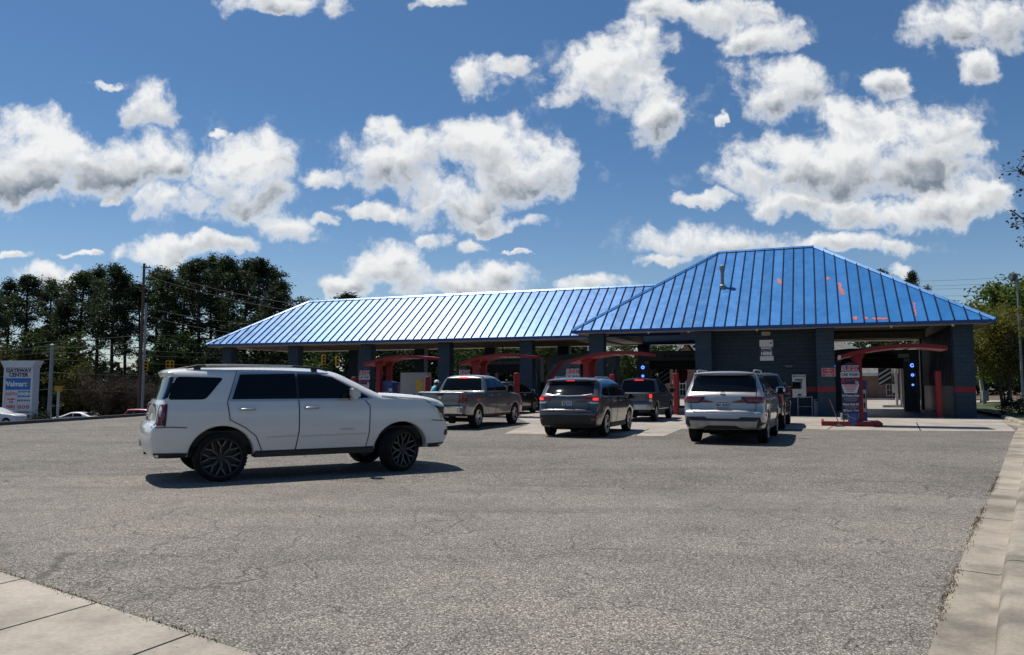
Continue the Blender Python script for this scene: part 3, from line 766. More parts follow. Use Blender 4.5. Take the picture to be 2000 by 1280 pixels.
# pavements of the bays and apron
def gpoly(name, px, z, m, lab):
    ps = [gnd(*q) if len(q) == 2 and q[1] > 700 else Vector((q[0], q[1], 0)) for q in px]
    k = MB(); vs, fs = cdt([(p.x, p.y) for p in ps], []); k.add([(x, y, z) for x, y in vs], fs)
    return prop(k.build(name, m), lab, None, None, 'structure')
def bl(x, m): p = bw(x, m); return Vector((p.x, p.y, 0))
def wpoly(name, pts, z, m, lab):
    k = MB(); vs, fs = cdt([(p.x, p.y) for p in pts], []); k.add([(x, y, z) for x, y in vs], fs)
    return prop(k.build(name, m), lab, None, None, 'structure')
e0 = gnd(1984,843)
wpoly('apron', [e0, gnd(1760,842), gnd(1610,839.5), gnd(1500,838.5), gnd(1332,838), gnd(1297,852.5), gnd(1150,850.5), gnd(984,847.5), gnd(1035,828), gnd(1000,812), bl(-23,2.6), bl(-18.2,.2), bl(1.4,.2), gnd(1957,822)], .006, M['apron'], 'pale concrete apron in front of the bays')
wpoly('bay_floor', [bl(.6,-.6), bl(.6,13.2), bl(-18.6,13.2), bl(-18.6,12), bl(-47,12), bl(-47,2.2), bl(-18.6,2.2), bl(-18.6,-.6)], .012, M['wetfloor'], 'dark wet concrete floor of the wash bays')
wpoly('rear_drive', [bl(9,13.3), bl(16,48), bl(-52,48), bl(-50,12.1), bl(-18.7,12.1), bl(-18.7,13.3)], .009, M['apron'], 'concrete drive behind the wash bays')
# expansion joints of the apron
k = MB()
for (a, b) in (((1617,838.8),(1645,822)),((1798,842),(1790,826)),((1436,838),(1460,818)),((1150,850),(1160,826)),((1240,851.5),(1268,838))):
    p, q = gnd(*a), gnd(*b); d_ = (q-p).normalized(); s_ = Vector((-d_.y, d_.x, 0))*.02
    k.add([p-s_+Vector((0,0,.0095)), p+s_+Vector((0,0,.0095)), q+s_+Vector((0,0,.0095)), q-s_+Vector((0,0,.0095))], [(0,1,2,3)])
prop(k.build('apron_joint', M['seam']), 'dark joints between apron slabs', None, None, 'structure')

# ------------------------------------------------------------------ signs on the building
def board(name, u0, v0, u1, v1, m, mt, label, cat='sign', th=.03):
    x0, z1 = wallpt(u0, v0, m); x1, z0 = wallpt(u1, v1, m)
    r_ = empty(name, bw((x0+x1)/2, m, z0), BR, label, cat)
    k = MB(); k.b2((-(x1-x0)/2, -th, 0), ((x1-x0)/2, 0, z1-z0)); k.build('panel', mt, r_, bevel=.004)
    return r_, (x1-x0), (z1-z0)
sg, w, h = board('wall_sign', 1482.5, 664, 1511.5, 705, .42, M['signnavy'], 'white and navy members welcome here sign high on the dark block wall')
k = MB(); k.b2((-w/2+.02,-.042,h*.665), (w/2-.02,-.029,h-.015)); k.build('white_panel', M['signwhite'], sg); k = MB(); k.b2((-w/2+.03,-.042,.01), (w/2-.01,-.029,h*.22)); k.build('white_panel', M['signwhite'], sg)
text('lettering', 'HERE', h*.22, (0,-.034,h*.335), M['inkwhite'], sg, sx=.95, bold=.012)
text('lettering', 'WELCOME', h*.10, (0,-.034,h*.49), M['polegrey'], sg, sx=1.0, bold=.004)
text('lettering', 'MEMBERS', h*.12, (0,-.034,h*.595), M['inkwhite'], sg, sx=.95, bold=.004)
k = MB(); k.prism([(w*.22,h*.84),(w*.40,h*.91),(w*.36,h*.84),(w*.40,h*.77)], -.048, -.040, 'Y'); k.build('emblem', M['ink'], sg)
sg, w, h = board('notice', 1605, 719, 1631.5, 735.5, -.325, M['signred'], 'red notice board with white lines of writing on the block column')
k = MB()
for a in (0, h-.02): k.b2((-w/2+.01,-.034,a+.004), (w/2-.01,-.028,a+.016))
for a in (-w/2, w/2-.016): k.b2((a,-.034,.01), (a+.016,-.028,h-.01))
k.build('border', M['inkwhite'], sg)
for i, s_ in enumerate(('NO', 'STANDING', 'OR', 'UNATTENDED', 'VEHICLES')): text('lettering', s_, .075, (0,-.032,h*(.85-.175*i)), M['inkwhite'], sg)
mc, w, h = board('change_machine', 1547, 732, 1575, 777, .42, M['stainless'], 'stainless steel change machine on the dark block wall', 'change machine', .16)
k = MB(); k.b2((-w*.42,-.165,h*.90), (-w*.27,-.158,h*.96)); k.b2((w*.3,-.165,h*.90), (w*.42,-.158,h*.96)); k.b2((-w*.3,-.165,h*.74), (w*.3,-.158,h*.80)); k.b2((-w*.1,-.20,h*.09), (w*.15,-.158,h*.16)); k.b2((w*.05,-.165,h*.66), (w*.22,-.158,h*.71)); k.build('slot', M['equip_dark'], mc)
k = MB()
for i in range(7): k.b2((-w*.22+i*w*.07,-.165,h*.905), (-w*.18+i*w*.07,-.158,h*.955))
k.build('marking', M['ink'], mc)
# rail stand below the machine
x0, _ = wallpt(1559, 810, 0.1); x1, _ = wallpt(1587, 810, 0.1)
st = empty('rail_stand', bw((x0+x1)/2, .05), BR, 'low grey metal rail stand below the change machine', 'rail')
hw_ = (x1-x0)/2
for sx_ in (-1, 1):
    k = MB(); k.tube([(sx_*hw_,0,.012),(sx_*hw_,0,.98)], .035, 10); k.lathe([(.09,.012),(.09,.03),(.03,.04)], 10, c=(sx_*hw_,0,0)); k.build('post', M['polegrey'], st, 40)
k = MB(); k.tube([(-hw_,0,.95),(-hw_*.5,-.02,.9),(hw_*.4,-.02,.92),(hw_,0,.96)], .025, 8); k.build('rail', M['steel'], st, 40); k = MB(); k.tube([(-hw_,0,.45),(hw_,0,.45)], .02, 8); k.build('rail', M['steel'], st, 40)
x0, z1 = wallpt(1588.5, 780, .1); x1, z0 = wallpt(1602, 811, .1)
tb = empty('litter_bin', bw((x0+x1)/2, .05), BR, 'small pale grey litter bin between rail stand and column', 'bin')
k = MB(); w_ = (x1-x0)/2; k.prism(chaikin([(-w_*.9,-w_*.8),(w_*.9,-w_*.8),(w_*.9,w_*.8),(-w_*.9,w_*.8)],1), .012, z1*.86); k.build('body', M['trash'], tb, bevel=.012)
k = MB(); k.prism(chaikin([(-w_,-w_*.9),(w_,-w_*.9),(w_,w_*.9),(-w_,w_*.9)],1), z1*.862, z1); k.build('lid', M['trash'], tb, bevel=.03)
k = MB(); k.b2((-w_*.5,-w_*.92,z1*.89),(w_*.5,-w_*.88,z1*.96)); k.build('opening', M['equip_dark'], tb)

# ------------------------------------------------------------------ wash machines in the bays
def ring(k, x, y, z, r_, t=.018):
    k.lathe([(r_-t,y-.012),(r_+t,y-.012),(r_+t,y),(r_-t,y)], 18, 'Y', (x,0,z), True)
def gantry(x, m, w, h, label, beamh=.62, skirt=.62, leds=True, lightbar=False):
    g_ = empty('wash_gantry', bw(x, m), BR, label, 'wash machine', 'wash machines in the bays')
    for s in (-1, 1):
        k = MB(); k.b2((s*w/2-.42,-.35,.02), (s*w/2+.42,.45,h-beamh*.2)); c = k.build('upright', M['equip'], g_, bevel=.05)
        k = MB()
        for q in (.3, 1.1): k.b2((s*w/2-.38,-.365,q), (s*w/2+.38,-.345,q+.6))
        k.build('cover_panel', M['equip'], c, bevel=.01)
        if leds:
            k = MB()
            for i, z in enumerate((h-1.05, h-1.62, h-2.2)): ring(k, s*w/2+.05*s, -.37, z, .085-.022*i, .022-.003*i)
            k.build('indicator_lamp', M['led'], c, 40)
    k = MB(); prof_ = [(-w/2-.4,h-beamh),(w/2+.4,h-beamh),(w/2+.4,h-.12),(w*.3,h),(-w*.3,h),(-w/2-.4,h-.12)]
    k.prism(prof_, -.42, .5, 'Y'); k.build('beam', M['equip'], g_, bevel=.04)
    k = MB(); k.prism([(-w/2+.35,h-beamh-skirt*.9),(-w/2+.45,h-beamh+.05),(w/2-.4,h-beamh+.05),(w/2-.35,h-beamh-skirt),(0,h-beamh-skirt*.92)], -.25, .3, 'Y'); k.build('brush_skirt', M['equip_dark'], g_, bevel=.03)
    text('lettering', 'TOUCHFREE', .26, (.1,-.425,h-.33), M['equip_dark'], g_, sx=1.1) if False else None
    k = MB(); k.prism([(w*-.22,h-.42),(w*-.12,h-.24),(w*-.16,h-.42)], -.432, -.42, 'Y')
    for i in range(8): k.b2((-w*.09+i*w*.045,-.432,h-.40), (-w*.06+i*w*.045,-.42,h-.27))
    k.build('marking', M['equip_dark'], g_)
    for s in (-1, 1):
        k = MB(); k.lathe([(.0,-.14),(.085,-.14),(.085,.14),(.0,.14)], 12, 'X', (s*(w/2-.25),-.5,h-beamh-.12)); k.build('roller_end', M['equip_white'], g_, 40)
    if lightbar:
        b_ = MB(); b_.b2((-w*.31,-.60,h-beamh+.05), (w*.40,-.44,h-beamh+.22)); o = b_.build('light_bar', M['equip_dark'], g_, bevel=.01)
        b_ = MB(); b_.b2((-w*.36,-.63,h-beamh+.03), (-w*.22,-.43,h-beamh+.25)); b_.b2((w*.33,-.63,h-beamh+.03), (w*.47,-.43,h-beamh+.25)); b_.build('lamp_end', M['inkwhite'], o, bevel=.015)
    k = MB(); k.tube([(w/2+.32,-.55,.02),(w/2+.30,-.5,1.7),(w/2+.14,-.5,h-.9)], .05, 8); k.build('hose_pipe', M['polegrey'], g_, 40)
    return g_
gantry(-3.35, 9.6, 4.2, 3.75, 'grey wash machine with rings of blue light in the open right bay', lightbar=True)
gantry(-14.9, 9.0, 4.3, 3.75, 'grey wash machine with black skirt in the bay beside the block wall')
gantry(-20.6, 6.6, 3.9, 3.55, 'grey wash machine in the bay left of the projecting block', leds=False)
gantry(-26.0, 7.0, 4.0, 3.55, 'grey wash machine in the bay with the pickup truck', leds=False)
# curved red and grey shield of the bay left of the block
x_, z_ = wallpt(1096, 715, 4.0)
g_ = empty('splash_shield', bw(x_, 4.0), BR, 'grey curved splash shield crossed by a red diagonal stripe', 'shield')
k = MB(); pl = chaikin([(-1.1,0),(-1.1,1.9),(-.8,2.5),(0,3.1),(1.0,3.15),(1.3,2.9),(1.3,0)], 2); k.prism(pl, -.05, .05, 'Y'); k.build('panel', M['equip'], g_, bevel=.01)
k = MB(); k.prism([(-1.05,1.75),(-.8,1.75),(.35,3.08),(.0,3.08)], -.062, -.052, 'Y'); k.build('stripe', M['red_dull'], g_)
k = MB(); ring(k, -.72, -.06, 1.35, .10, .022); k.build('indicator_lamp', M['led'], g_)
# exit posts with striped boards behind the bays
def exitpost(u, v, Y, label, flip=1):
    p = gnd(u, v); p = at(u, v, Y); p.z = 0
    e_ = empty('exit_barrier', (p.x, p.y, 0), BR, label, 'barrier', 'exit barriers behind the bays')
    k = MB(); k.tube([(0,0,.01),(0,0,3.4)], .09, 10); k.tube([(.28,0,.01),(.28,0,3.0)], .06, 10); k.b2((-.22,-.2,1.0),(.0,.1,1.6)); k.build('post', M['equip_white'], e_, 40)
    k = MB(); k.add([(-1.1,0,1.5),(-.3,0,1.7),(-.3,0,3.0),(-1.1,0,3.0),(-1.1,.05,1.5),(-.3,.05,1.7),(-.3,.05,3.0),(-1.1,.05,3.0)], [(0,1,2,3),(4,7,6,5),(0,4,5,1),(1,5,6,2),(2,6,7,3),(3,7,4,0)]); bd = k.build('board', M['equip_dark'], e_)
    k = MB()
    for i in range(3):
        z0_ = 1.5+i*.32; k.prism([(-1.08,z0_+.05),(-.32,z0_+.55),(-.32,z0_+.66),(-1.08,z0_+.16)], -.012, -.002, 'Y')
    k.build('stripe', M['equip_white'], bd)
    k = MB(); k.prism(chaikin([(.12,3.1),(.75,3.2),(.95,2.2),(.7,1.6),(.2,1.8)],2), -.03, .03, 'Y'); k.build('flag', M['red_dull'], e_)
    k = MB(); k.b2((-.9,-.4,0),(2.2,.4,.16)); k.build('island', M['apron'], e_, bevel=.02)
exitpost(1752, 791, 53, 'striped exit barrier with red flag seen through the open right bay')
exitpost(1318, 797, 52, 'striped exit barrier seen beside the dark pickup')

# ------------------------------------------------------------------ pay islands with red canopies
def payisland(px, py, Y, label, glabel=None, full=True):
    p = at(px, py, Y); p.z = 0
    r_ = empty('pay_canopy', p, BR, label, 'canopy', 'red pay canopies in front of the bays')
    # curved canopy: x across the lane, y along it
    pr = [(-.68,2.60),(-.25,2.73),(.35,2.87),(1.0,2.97),(1.6,3.01),(2.2,2.99),(2.6,2.95),(2.95,2.90)]
    pr = chaikin(pr, 2, False); k = MB(); n_ = len(pr); ys_ = (-.75, .95)
    up = [(x, y, z+.05) for y in ys_ for x, z in pr]; dn = [(x, y, z-.085) for y in ys_ for x, z in pr]
    fs = [(i, i+1, n_+i+1, n_+i) for i in range(n_-1)]
    k.add(up+dn, fs+[tuple(2*n_+q for q in reversed(f)) for f in fs]+[(i, 2*n_+i, 2*n_+i+1, i+1) for i in range(n_-1)]+[(n_+i, n_+i+1, 3*n_+i+1, 3*n_+i) for i in range(n_-1)]+[(0, n_, 3*n_, 2*n_), (n_-1, 3*n_-1, 4*n_-1, 2*n_-1)])
    rf = k.build('canopy_roof', M['canopy_red'], r_, 30)
    k = MB()
    for q in (1.3, 1.75): k.b2((q,-.35,2.885), (q+.3,.5,2.915))
    k.build('lamp_panel', M['equip_white'], rf, bevel=.005)
    k = MB(); k.b2((-.70,-.77,2.515), (-.60,-.70,2.655))
    if full: k.build('end_cap', M['signwhite'], rf)
    for y in (-.25, .75):
        k = MB(); k.prism([(-.13,.18),(.13,.18),(.13,2.50),(.34,2.83),(-.26,2.68),(-.13,2.46)], y-.13, y+.13, 'Y'); k.build('post', M['canopy_red'], r_, bevel=.02)
    k = MB(); k.b2((-1.35,-.7,0.006),(.75,1.7,.17)); ib = k.build('island_base', M['red_dull'], r_, bevel=.03); k = MB(); k.b2((-1.25,-.6,.165),(.65,1.6,.178)); k.build('island_top', M['apron'], ib)
    return r_, p
def kiosk(p, dx, dy, label, sx=1.):
    q = p+Vector((math.cos(BR), math.sin(BR), 0))*dx+Vector((-math.sin(BR), math.cos(BR), 0))*dy
    r_ = empty('pay_kiosk', (q.x, q.y, .17), BR, label, 'pay kiosk', 'pay kiosks under the canopies'); r_.scale = (sx, 1, 1)
    k = MB(); k.b2((-.30,-.25,0),(.30,.25,1.45)); k.build('cabinet', M['bucket'], r_, bevel=.03)
    k = MB(); k.prism(chaikin([(-.34,1.30),(.34,1.30),(.34,1.55),(-.34,1.62)],1), -.30, .28, 'Y'); k.build('hood', M['bucket'], r_, bevel=.02)
    k = MB(); k.b2((-.26,-.262,.25),(.02,-.248,1.05)); f_ = k.build('price_panel', M['orangepanel'], r_)
    k = MB()
    for i in range(4): k.b2((-.24,-.268,.35+i*.18),(.0,-.261,.375+i*.18))
    k.build('panel_line', M['inkwhite'], f_)
    k = MB(); k.b2((.06,-.262,.35),(.26,-.248,1.2)); k.build('screen_panel', M['equip_white'], r_)
    k = MB(); k.b2((.10,-.268,.85),(.22,-.26,1.05)); k.build('slot', M['equip_dark'], r_); k = MB(); k.b2((.12,-.268,.5),(.2,-.26,.7)); k.build('slot', M['equip_dark'], r_)
def menu(p, dx, dy, label, rz=0.):
    q = p+Vector((math.cos(BR), math.sin(BR), 0))*dx+Vector((-math.sin(BR), math.cos(BR), 0))*dy
    r_ = empty('price_sign', (q.x, q.y, .17), BR+rz, label, 'price sign', 'price signs beside the canopies')
    for s in (-.36, .36):
        k = MB(); k.b2((s-.03,.03,0),(s+.03,.07,.7)); k.build('leg', M['signnavy'], r_)
    sx3 = .72
    pl = [(-.43,.28),(.43,.28),(.43,1.62),(.47,1.75),(.40,1.98),(.24,2.18),(0,2.25),(-.24,2.18),(-.40,1.98),(-.47,1.75),(-.43,1.62)]
    k = MB(); k.prism(pl, -.03, .03, 'Y'); bd = k.build('board', M['signnavy'], r_, bevel=.008)
    k = MB(); k.b2((-.45,-.046,1.66),(.45,-.031,1.86)); bn = k.build('banner', M['inkwhite'], r_)
    k = MB(); k.b2((-.425,-.049,1.685),(.425,-.0455,1.835)); k.build('banner_face', M['signwhite'], bn)
    text('lettering', 'CAR WASH', .165, (0,-.050,1.757), M['inknavy'], bd, sx=.97, bold=.006)
    text('lettering', 'SUDZ', .275, (0,-.036,1.985), M['inkwhite'], bd, sx=1.12, bold=.022)
    text('lettering', 'SUDZ', .265, (0,-.042,1.985), M['inkred'], bd, sx=1.14, bold=.006)
    text('lettering', 'X', .26, (-.36,-.036,1.55), M['inkred'], bd, bold=.012)
    text('lettering', 'press Wash', .125, (.08,-.036,1.565), M['inkred'], bd, bold=.004)
    text('lettering', '$25', .11, (.32,-.036,1.46), M['inkwhite'], bd, bold=.004)
    k = MB(); k.prism([(-.43,1.40),(.43,1.40),(.30,1.07),(-.30,1.07)], -.036, -.031, 'Y'); hx = k.build('list_panel', M['signwhite'], bd)
    k = MB()
    for i in range(5): k.b2((-.36+.045*i,-.040,1.36-.058*i),(.36-.045*i,-.0365,1.385-.058*i))
    k.build('print_line', M['inkred'], hx)
    text('lettering', '$15 Premium Wash', .105, (0,-.036,.975), M['inkwhite'], bd, sx=.95, bold=.003)
    text('lettering', 'Deluxe Wash $12', .105, (0,-.036,.655), M['inkwhite'], bd, sx=1., bold=.003)
    text('lettering', '$8 Regular Wash', .105, (0,-.036,.42), M['inkwhite'], bd, sx=1., bold=.003)
    k = MB(); rnd = random.Random(int(dx*100)+5)
    for z, n_ in ((.90,4),(.585,3),(.355,2)):
        for i in range(n_):
            w_ = rnd.uniform(.22,.36); k.b2((-w_,-.036,z-.045*i),(w_,-.0315,z+.018-.045*i))
    k.build('print_line', M['polegrey'], bd)
    k = MB(); k.b2((.02,-.036,.79),(.30,-.031,.83)); k.b2((.05,-.036,.51),(.36,-.031,.55)); k.b2((-.2,-.036,.30),(.3,-.031,.325)); k.build('accent_bar', M['inkred'], bd)
    r_.scale = (sx3, 1, 1)
_, pR = payisland(1679, 829, 29.4, 'red curved canopy over the pay island in front of the open right bay', '')
menu(pR, -.30, -.50, 'tall navy price sign beside the blue bucket at the right pay island'); kiosk(pR, .10, .35, 'blue pay kiosk behind the tall price sign of the right island', .62)
_, p3 = payisland(1149, 815, 35.2, 'red curved canopy behind the dark grey suv', None, False)

menu(p3, -.62, -.35, 'navy price sign rising above the roof of the dark grey suv')
_, p2 = payisland(933, 812, 38.2, 'red curved canopy behind the cab of the grey pickup', None, False)
menu(p2, -.55, -.35, 'navy price sign whose logo shows just above the pickup roof')
_, p1 = payisland(745, 808, 40.0, 'red curved canopy above the bonnet of the white suv', None, False)
menu(p1, -.75, -.45, 'navy price sign just above the bonnet of the white suv'); kiosk(p1, .45, .1, 'blue pay kiosk with orange price panel between the two red posts above the white bonnet')
# bucket, mop and small board at the right island
q = gnd(1667, 833); bk = empty('bucket', q+Vector((0,0,.006)), 0, 'dark blue bucket in front of the price sign', 'bucket')
k = MB(); k.lathe([(.0,.0),(.17,.0),(.21,.46),(.235,.47),(.235,.50),(.20,.50),(.165,.05),(.0,.04)], 20); k.build('body', M['bucket'], bk, 40)
k = MB(); k.tube([(-.22,0,.47),(-.2,-.1,.36),(0,-.24,.28),(.2,-.1,.36),(.22,0,.47)], .008, 6); k.build('handle', M['steel'], bk)
q = gnd(1640, 834); mp_ = empty('mop', q+Vector((0,0,.006)), .4, 'mop leaning on the red island base', 'mop')
k = MB(); k.tube([(0,0,.05),(.10,.55,1.0)], .015, 8); k.build('handle', M['wood'], mp_)
k = MB()
for i in range(26):
    a = random.uniform(0, 6.28); k.tube([(0,0,.09),(math.cos(a)*.08,math.sin(a)*.06,.05),(math.cos(a)*random.uniform(.14,.24),math.sin(a)*.14,.012)], .011, 5)
k.build('mop_head', M['ink'], mp_)
q = gnd(1652.5, 829.5); cr = empty('notice_box', q+Vector((0,0,.17)), BR, 'small white box with a dark notice on the red island base', 'box')
k = MB(); k.b2((-.19,-.08,0),(.19,.08,.27)); k.build('body', M['signwhite'], cr, bevel=.015)
k = MB(); k.b2((-.12,-.086,.05),(.13,-.079,.21)); k.build('label_panel', M['ink'], cr)
# bollards
def bollard(u, v, label, h=2.2, Y=None):
    p = gnd(u, v) if Y is None else at(u, 750, Y); p.z = .006
    b_ = empty('bollard', p, 0, label, 'bollard', 'tall red bollards at the bay entrances')
    k = MB(); k.tube([(0,0,0),(0,0,h-.06)], .145, 16); k.lathe([(.145,h-.06),(.13,h-.015),(.08,h),(.0,h+.005)], 16); k.build('post', M['red_dull'], b_, 40)
    k = MB(); k.lathe([(.21,.0),(.21,.02),(.15,.03)], 16); k.build('foot', M['apron'], b_, 40)
bollard(1835, 817, 'tall red bollard standing in the entrance of the open right bay')
bollard(1321, 811, 'tall red bollard between the dark pickup and the silver suv', 2.15)
bollard(1196, 0, 'red bollard above the bonnet side of the dark grey suv', 2.1, 40.5)
bollard(1009, 0, 'red bollard beside the front wing of the grey pickup', 2.15, 38.5)
bollard(835.5, 0, 'red bollard just left of the grey pickup cab', 2.0, 41)
bollard(691, 0, 'red bollard behind the windscreen of the white suv', 2.0, 44)
# beige cabinets in the second left bay
p = at(812, 760, 44.5); p.z = 0
cb = empty('supply_cabinet', p, BR, 'large pale cabinet with a poster between canopy and pickup', 'cabinet')
k = MB(); k.b2((-.85,-.3,0),(.85,.3,2.25)); k.build('body', M['beige'], cb, bevel=.02)
k = MB(); k.b2((.2,-.315,1.2),(.6,-.302,1.85)); k.build('poster', M['yellow'], cb)
k = MB()
for q in (-.45,0,.45): k.b2((q,-.315,.75),(q+.09,-.302,1.05))
k.build('slot', M['equip_dark'], cb)
# ------------------------------------------------------------------ vehicles
def lerp_tab(tab, x):
    if x <= tab[0][0]: return tab[0][1]
    for (a, p), (b, q) in zip(tab, tab[1:]):
        if x <= b: t = (x-a)/(b-a); t = t*t*(3-2*t)*.5+t*.5; return p+(q-p)*t
    return tab[-1][1]
def rounded(poly, rad):
    out = []; n = len(poly)
    for i in range(n):
        a, b, c = Vector(poly[i-1][:2]), Vector(poly[i][:2]), Vector(poly[(i+1) % n][:2])
        u, v = a-b, c-b; r1, r2 = min(rad, u.length*.4), min(rad, v.length*.4)
        p, q = b+u.normalized()*r1, b+v.normalized()*r2
        for t in (0, .33, .67, 1): out.append(tuple(p*(1-t)**2+b*2*t*(1-t)+q*t*t))
    return out
class Car:
    """body grown from a side outline: rounded edges, tumblehome, crowned roof and ends, arches cut in the outline"""
    def __init__(s, name, label, loc, yaw, paint, up, hw, prof, plan, axles, arch, zb, group=None, cat='suv', scale=1., openseg=None):
        s.root = empty(name, loc, yaw, label, cat, group, scale)
        s.paint = paint; s.axles = axles; s.hw = hw
        up = chaikin(up, 2, False)
        top = densify(up, .05, False)
        xr, zr_ = top[0][0], top[0][1]; xf, zf = top[-1][0], top[-1][1]
        bot = []
        for ax in (axles[1], axles[0]):
            a0 = math.acos(min(1, max(-1, 0)))
            dz = zb-arch[1]; half = math.sqrt(max(.01, arch[0]**2-dz*dz))
            a0 = math.atan2(dz, half)
            for i in range(25):
                a = a0+(math.pi-2*a0)*i/24
                bot.append((ax+arch[0]*math.cos(a), arch[1]+arch[0]*math.sin(a), .02, 0, 0))
        n_top = len(top)
        lowr = [(top[-1][0], top[-1][1])]+[(b[0], b[1]) for b in bot]+[(top[0][0], top[0][1])]
        lowd = densify(lowr, .06, False)[1:-1]
        ring_ = [(p[0], p[1], p[2], p[3]) for p in top]+[(p[0], p[1], .025, 0.) for p in lowd]
        A = np.array([(p[0], p[1]) for p in ring_]); Rr = np.array([p[2] for p in ring_])
        Bn = np.roll(A, -1, 0); Rn = np.roll(Rr, -1)
        L_ = max(p[0] for p in ring_)
        s.L = L_
        def Wd(x, z):
            w = hw*lerp_tab(prof, z)
            (dr, kr, df, kf) = plan
            if x < dr: w *= 1-kr*((dr-x)/dr)**2.2
            if x > L_-df: w *= 1-kf*((x-L_+df)/df)**2.2
            return w
        s.Wd = Wd
        def Y(x, z):
            p = np.array((x, z)); d_ = Bn-A; t = np.clip(((p-A)*d_).sum(1)/np.maximum(1e-9, (d_*d_).sum(1)), 0, 1)
            dist = np.hypot(*(p-A-d_*t[:, None]).T); rr_ = Rr+(Rn-Rr)*t
            q = np.clip(1-dist/rr_, 0, 1); drop = rr_*(1-np.sqrt(np.maximum(0, 1-q*q)))
            return Wd(x, z)-drop.max()
        poly = [(p[0], p[1]) for p in ring_]
        inner = []
        # rings concentric with the outline carry the rounding
        n_ = len(ring_)
        for i in range(n_):
            a, b = ring_[i-1], ring_[(i+1) % n_]; tx, tz = b[0]-a[0], b[1]-a[1]; l = math.hypot(tx, tz) or 1
            nx, nz = -tz/l, tx/l
            if not inside(poly, ring_[i][0]+nx*.004, ring_[i][1]+nz*.004): nx, nz = -nx, -nz
            for f in (.12, .35, .7, 1.05):
                q = (ring_[i][0]+nx*f*ring_[i][2], ring_[i][1]+nz*f*ring_[i][2])
                if inside(poly, *q): inner.append(q)
        zmax = max(p[1] for p in ring_)
        x = .05
        while x < L_:
            z = zb
            while z < zmax:
                if inside(poly, x, z): inner.append((x, z))
                z += .075
            x += .09
        keep = {}
        for q in inner: keep.setdefault((round(q[0]/.018), round(q[1]/.018)), q)
        vs, fs = cdt(poly, list(keep.values()))
        k = MB()
        for sgn in (1, -1): k.add([(x, sgn*Y(x, z), z) for x, z in vs], fs)
        m_ = 12
        for i in range(n_top-1):
            if openseg and openseg(*[(top[i][q]+top[i+1][q])/2 for q in (0, 1)]): continue
            rows = []
            for p, j in ((top[i], i), (top[i+1], i+1)):
                a, b = top[max(0, j-1)], top[min(n_top-1, j+1)]; tx, tz = b[0]-a[0], b[1]-a[1]; l = math.hypot(tx, tz) or 1
                nx, nz = -tz/l, tx/l; ye = Y(p[0], p[1]); row = []
                for q in range(m_+1):
                    u = -1+2*q/m_; u = math.copysign(abs(u)**.8, u); c_ = p[3]*(1-abs(u)**2.4)
                    row.append((p[0]+nx*c_, ye*u, p[1]+nz*c_))
                rows.append(row)
            k.add(rows[0]+rows[1], [(q, q+1, m_+2+q, m_+1+q) for q in range(m_)])
        lo = [top[-1]]+[(p[0], p[1]) for p in lowd]+[top[0]]
        for p, q in zip(lo, lo[1:]):
            for sgn in (1, -1):
                yp, yq = Y(p[0], p[1]), Y(q[0], q[1])
                k.add([(p[0], sgn*yp, p[1]), (q[0], sgn*yq, q[1]), (q[0], sgn*(yq-.16), q[1]), (p[0], sgn*(yp-.16), p[1])], [(0,1,2,3)])
        s.body = k.build('body', paint, s.root, 32)
        me = s.body.data
        s.bvh = BVHTree.FromPolygons([v.co.copy() for v in me.vertices], [tuple(p.vertices) for p in me.polygons])
        k = MB(); yi = hw-.30
        k.b2((.22,-yi,zb-.02),(L_-.22,yi,arch[1]+.22))
        for sgn in (-1, 1):
            k.b2((axles[0]+arch[0]+.02, sgn*(hw-.18)-.14, zb-.05),(axles[1]-arch[0]-.02, sgn*(hw-.18)+.14, zb+.06))
        k.b2((.3,-hw+.2,arch[1]+.15),(L_-.35,hw-.2,arch[1]+.4))
        k.tube([(.15,.45,zb),(1.2,.45,zb-.03)],.045,8); k.tube([(axles[0],-hw+.25,arch[1]-.12),(axles[0],hw-.25,arch[1]-.12)],.08,8)
        k.lathe([(.0,-.14),(.14,-.1),(.14,.1),(.0,.14)],12,'Y',(axles[0],.08,arch[1]-.12))
        s.under = k.build('underbody', M['trim'], s.root)
    DIRS = {'R': Vector((0,1,0)), 'L': Vector((0,-1,0)), 'B': Vector((1,0,0)), 'F': Vector((-1,0,0)), 'T': Vector((0,0,-1))}
    def org(s, ax, a, b):
        return {'R': Vector((a,-4,b)), 'L': Vector((a,4,b)), 'B': Vector((-4,a,b)), 'F': Vector((12,a,b)), 'T': Vector((a,b,6))}[ax]
    def cast(s, ax, a, b):
        return s.bvh.ray_cast(s.org(ax, a, b), s.DIRS[ax])[:2]
    def pt(s, ax, a, b, cen=None, off=0.):
        h, n = s.cast(ax, a, b); t = 0
        while h is None and t < 20 and cen is not None:
            t += 1; f = t/24; h, n = s.cast(ax, a+(cen[0]-a)*f, b+(cen[1]-b)*f)
        if h is None: h, n = s.bvh.find_nearest(s.org(ax, a, b))[:2]
        if n.dot(s.DIRS[ax]) > 0: n = -n
        return h+(n-s.DIRS[ax]*.5).normalized()*off
    def patch(s, name, poly, ax, mt, off=.006, parent=None, step=.05, rnd=0, skirt=.03, smooth=40):
        if rnd: poly = rounded(poly, .05*rnd)
        ringp = densify(poly, step)
        xs_ = [p[0] for p in poly]; zs_ = [p[1] for p in poly]; inn = []
        a = min(xs_)+step/2
        while a < max(xs_):
            b = min(zs_)+step/2
            while b < max(zs_):
                if inside(poly, a, b): inn.append((a, b))
                b += step
            a += step
        vs, fs = cdt(ringp, inn); cen = (sum(p[0] for p in poly)/len(poly), sum(p[1] for p in poly)/len(poly))
        pts = [s.pt(ax, x, z, cen, off) for x, z in vs]
        k = MB(); k.add(pts, fs)
        n_ = len(ringp); base = [p+s.DIRS[ax]*skirt for p in pts[:n_]]
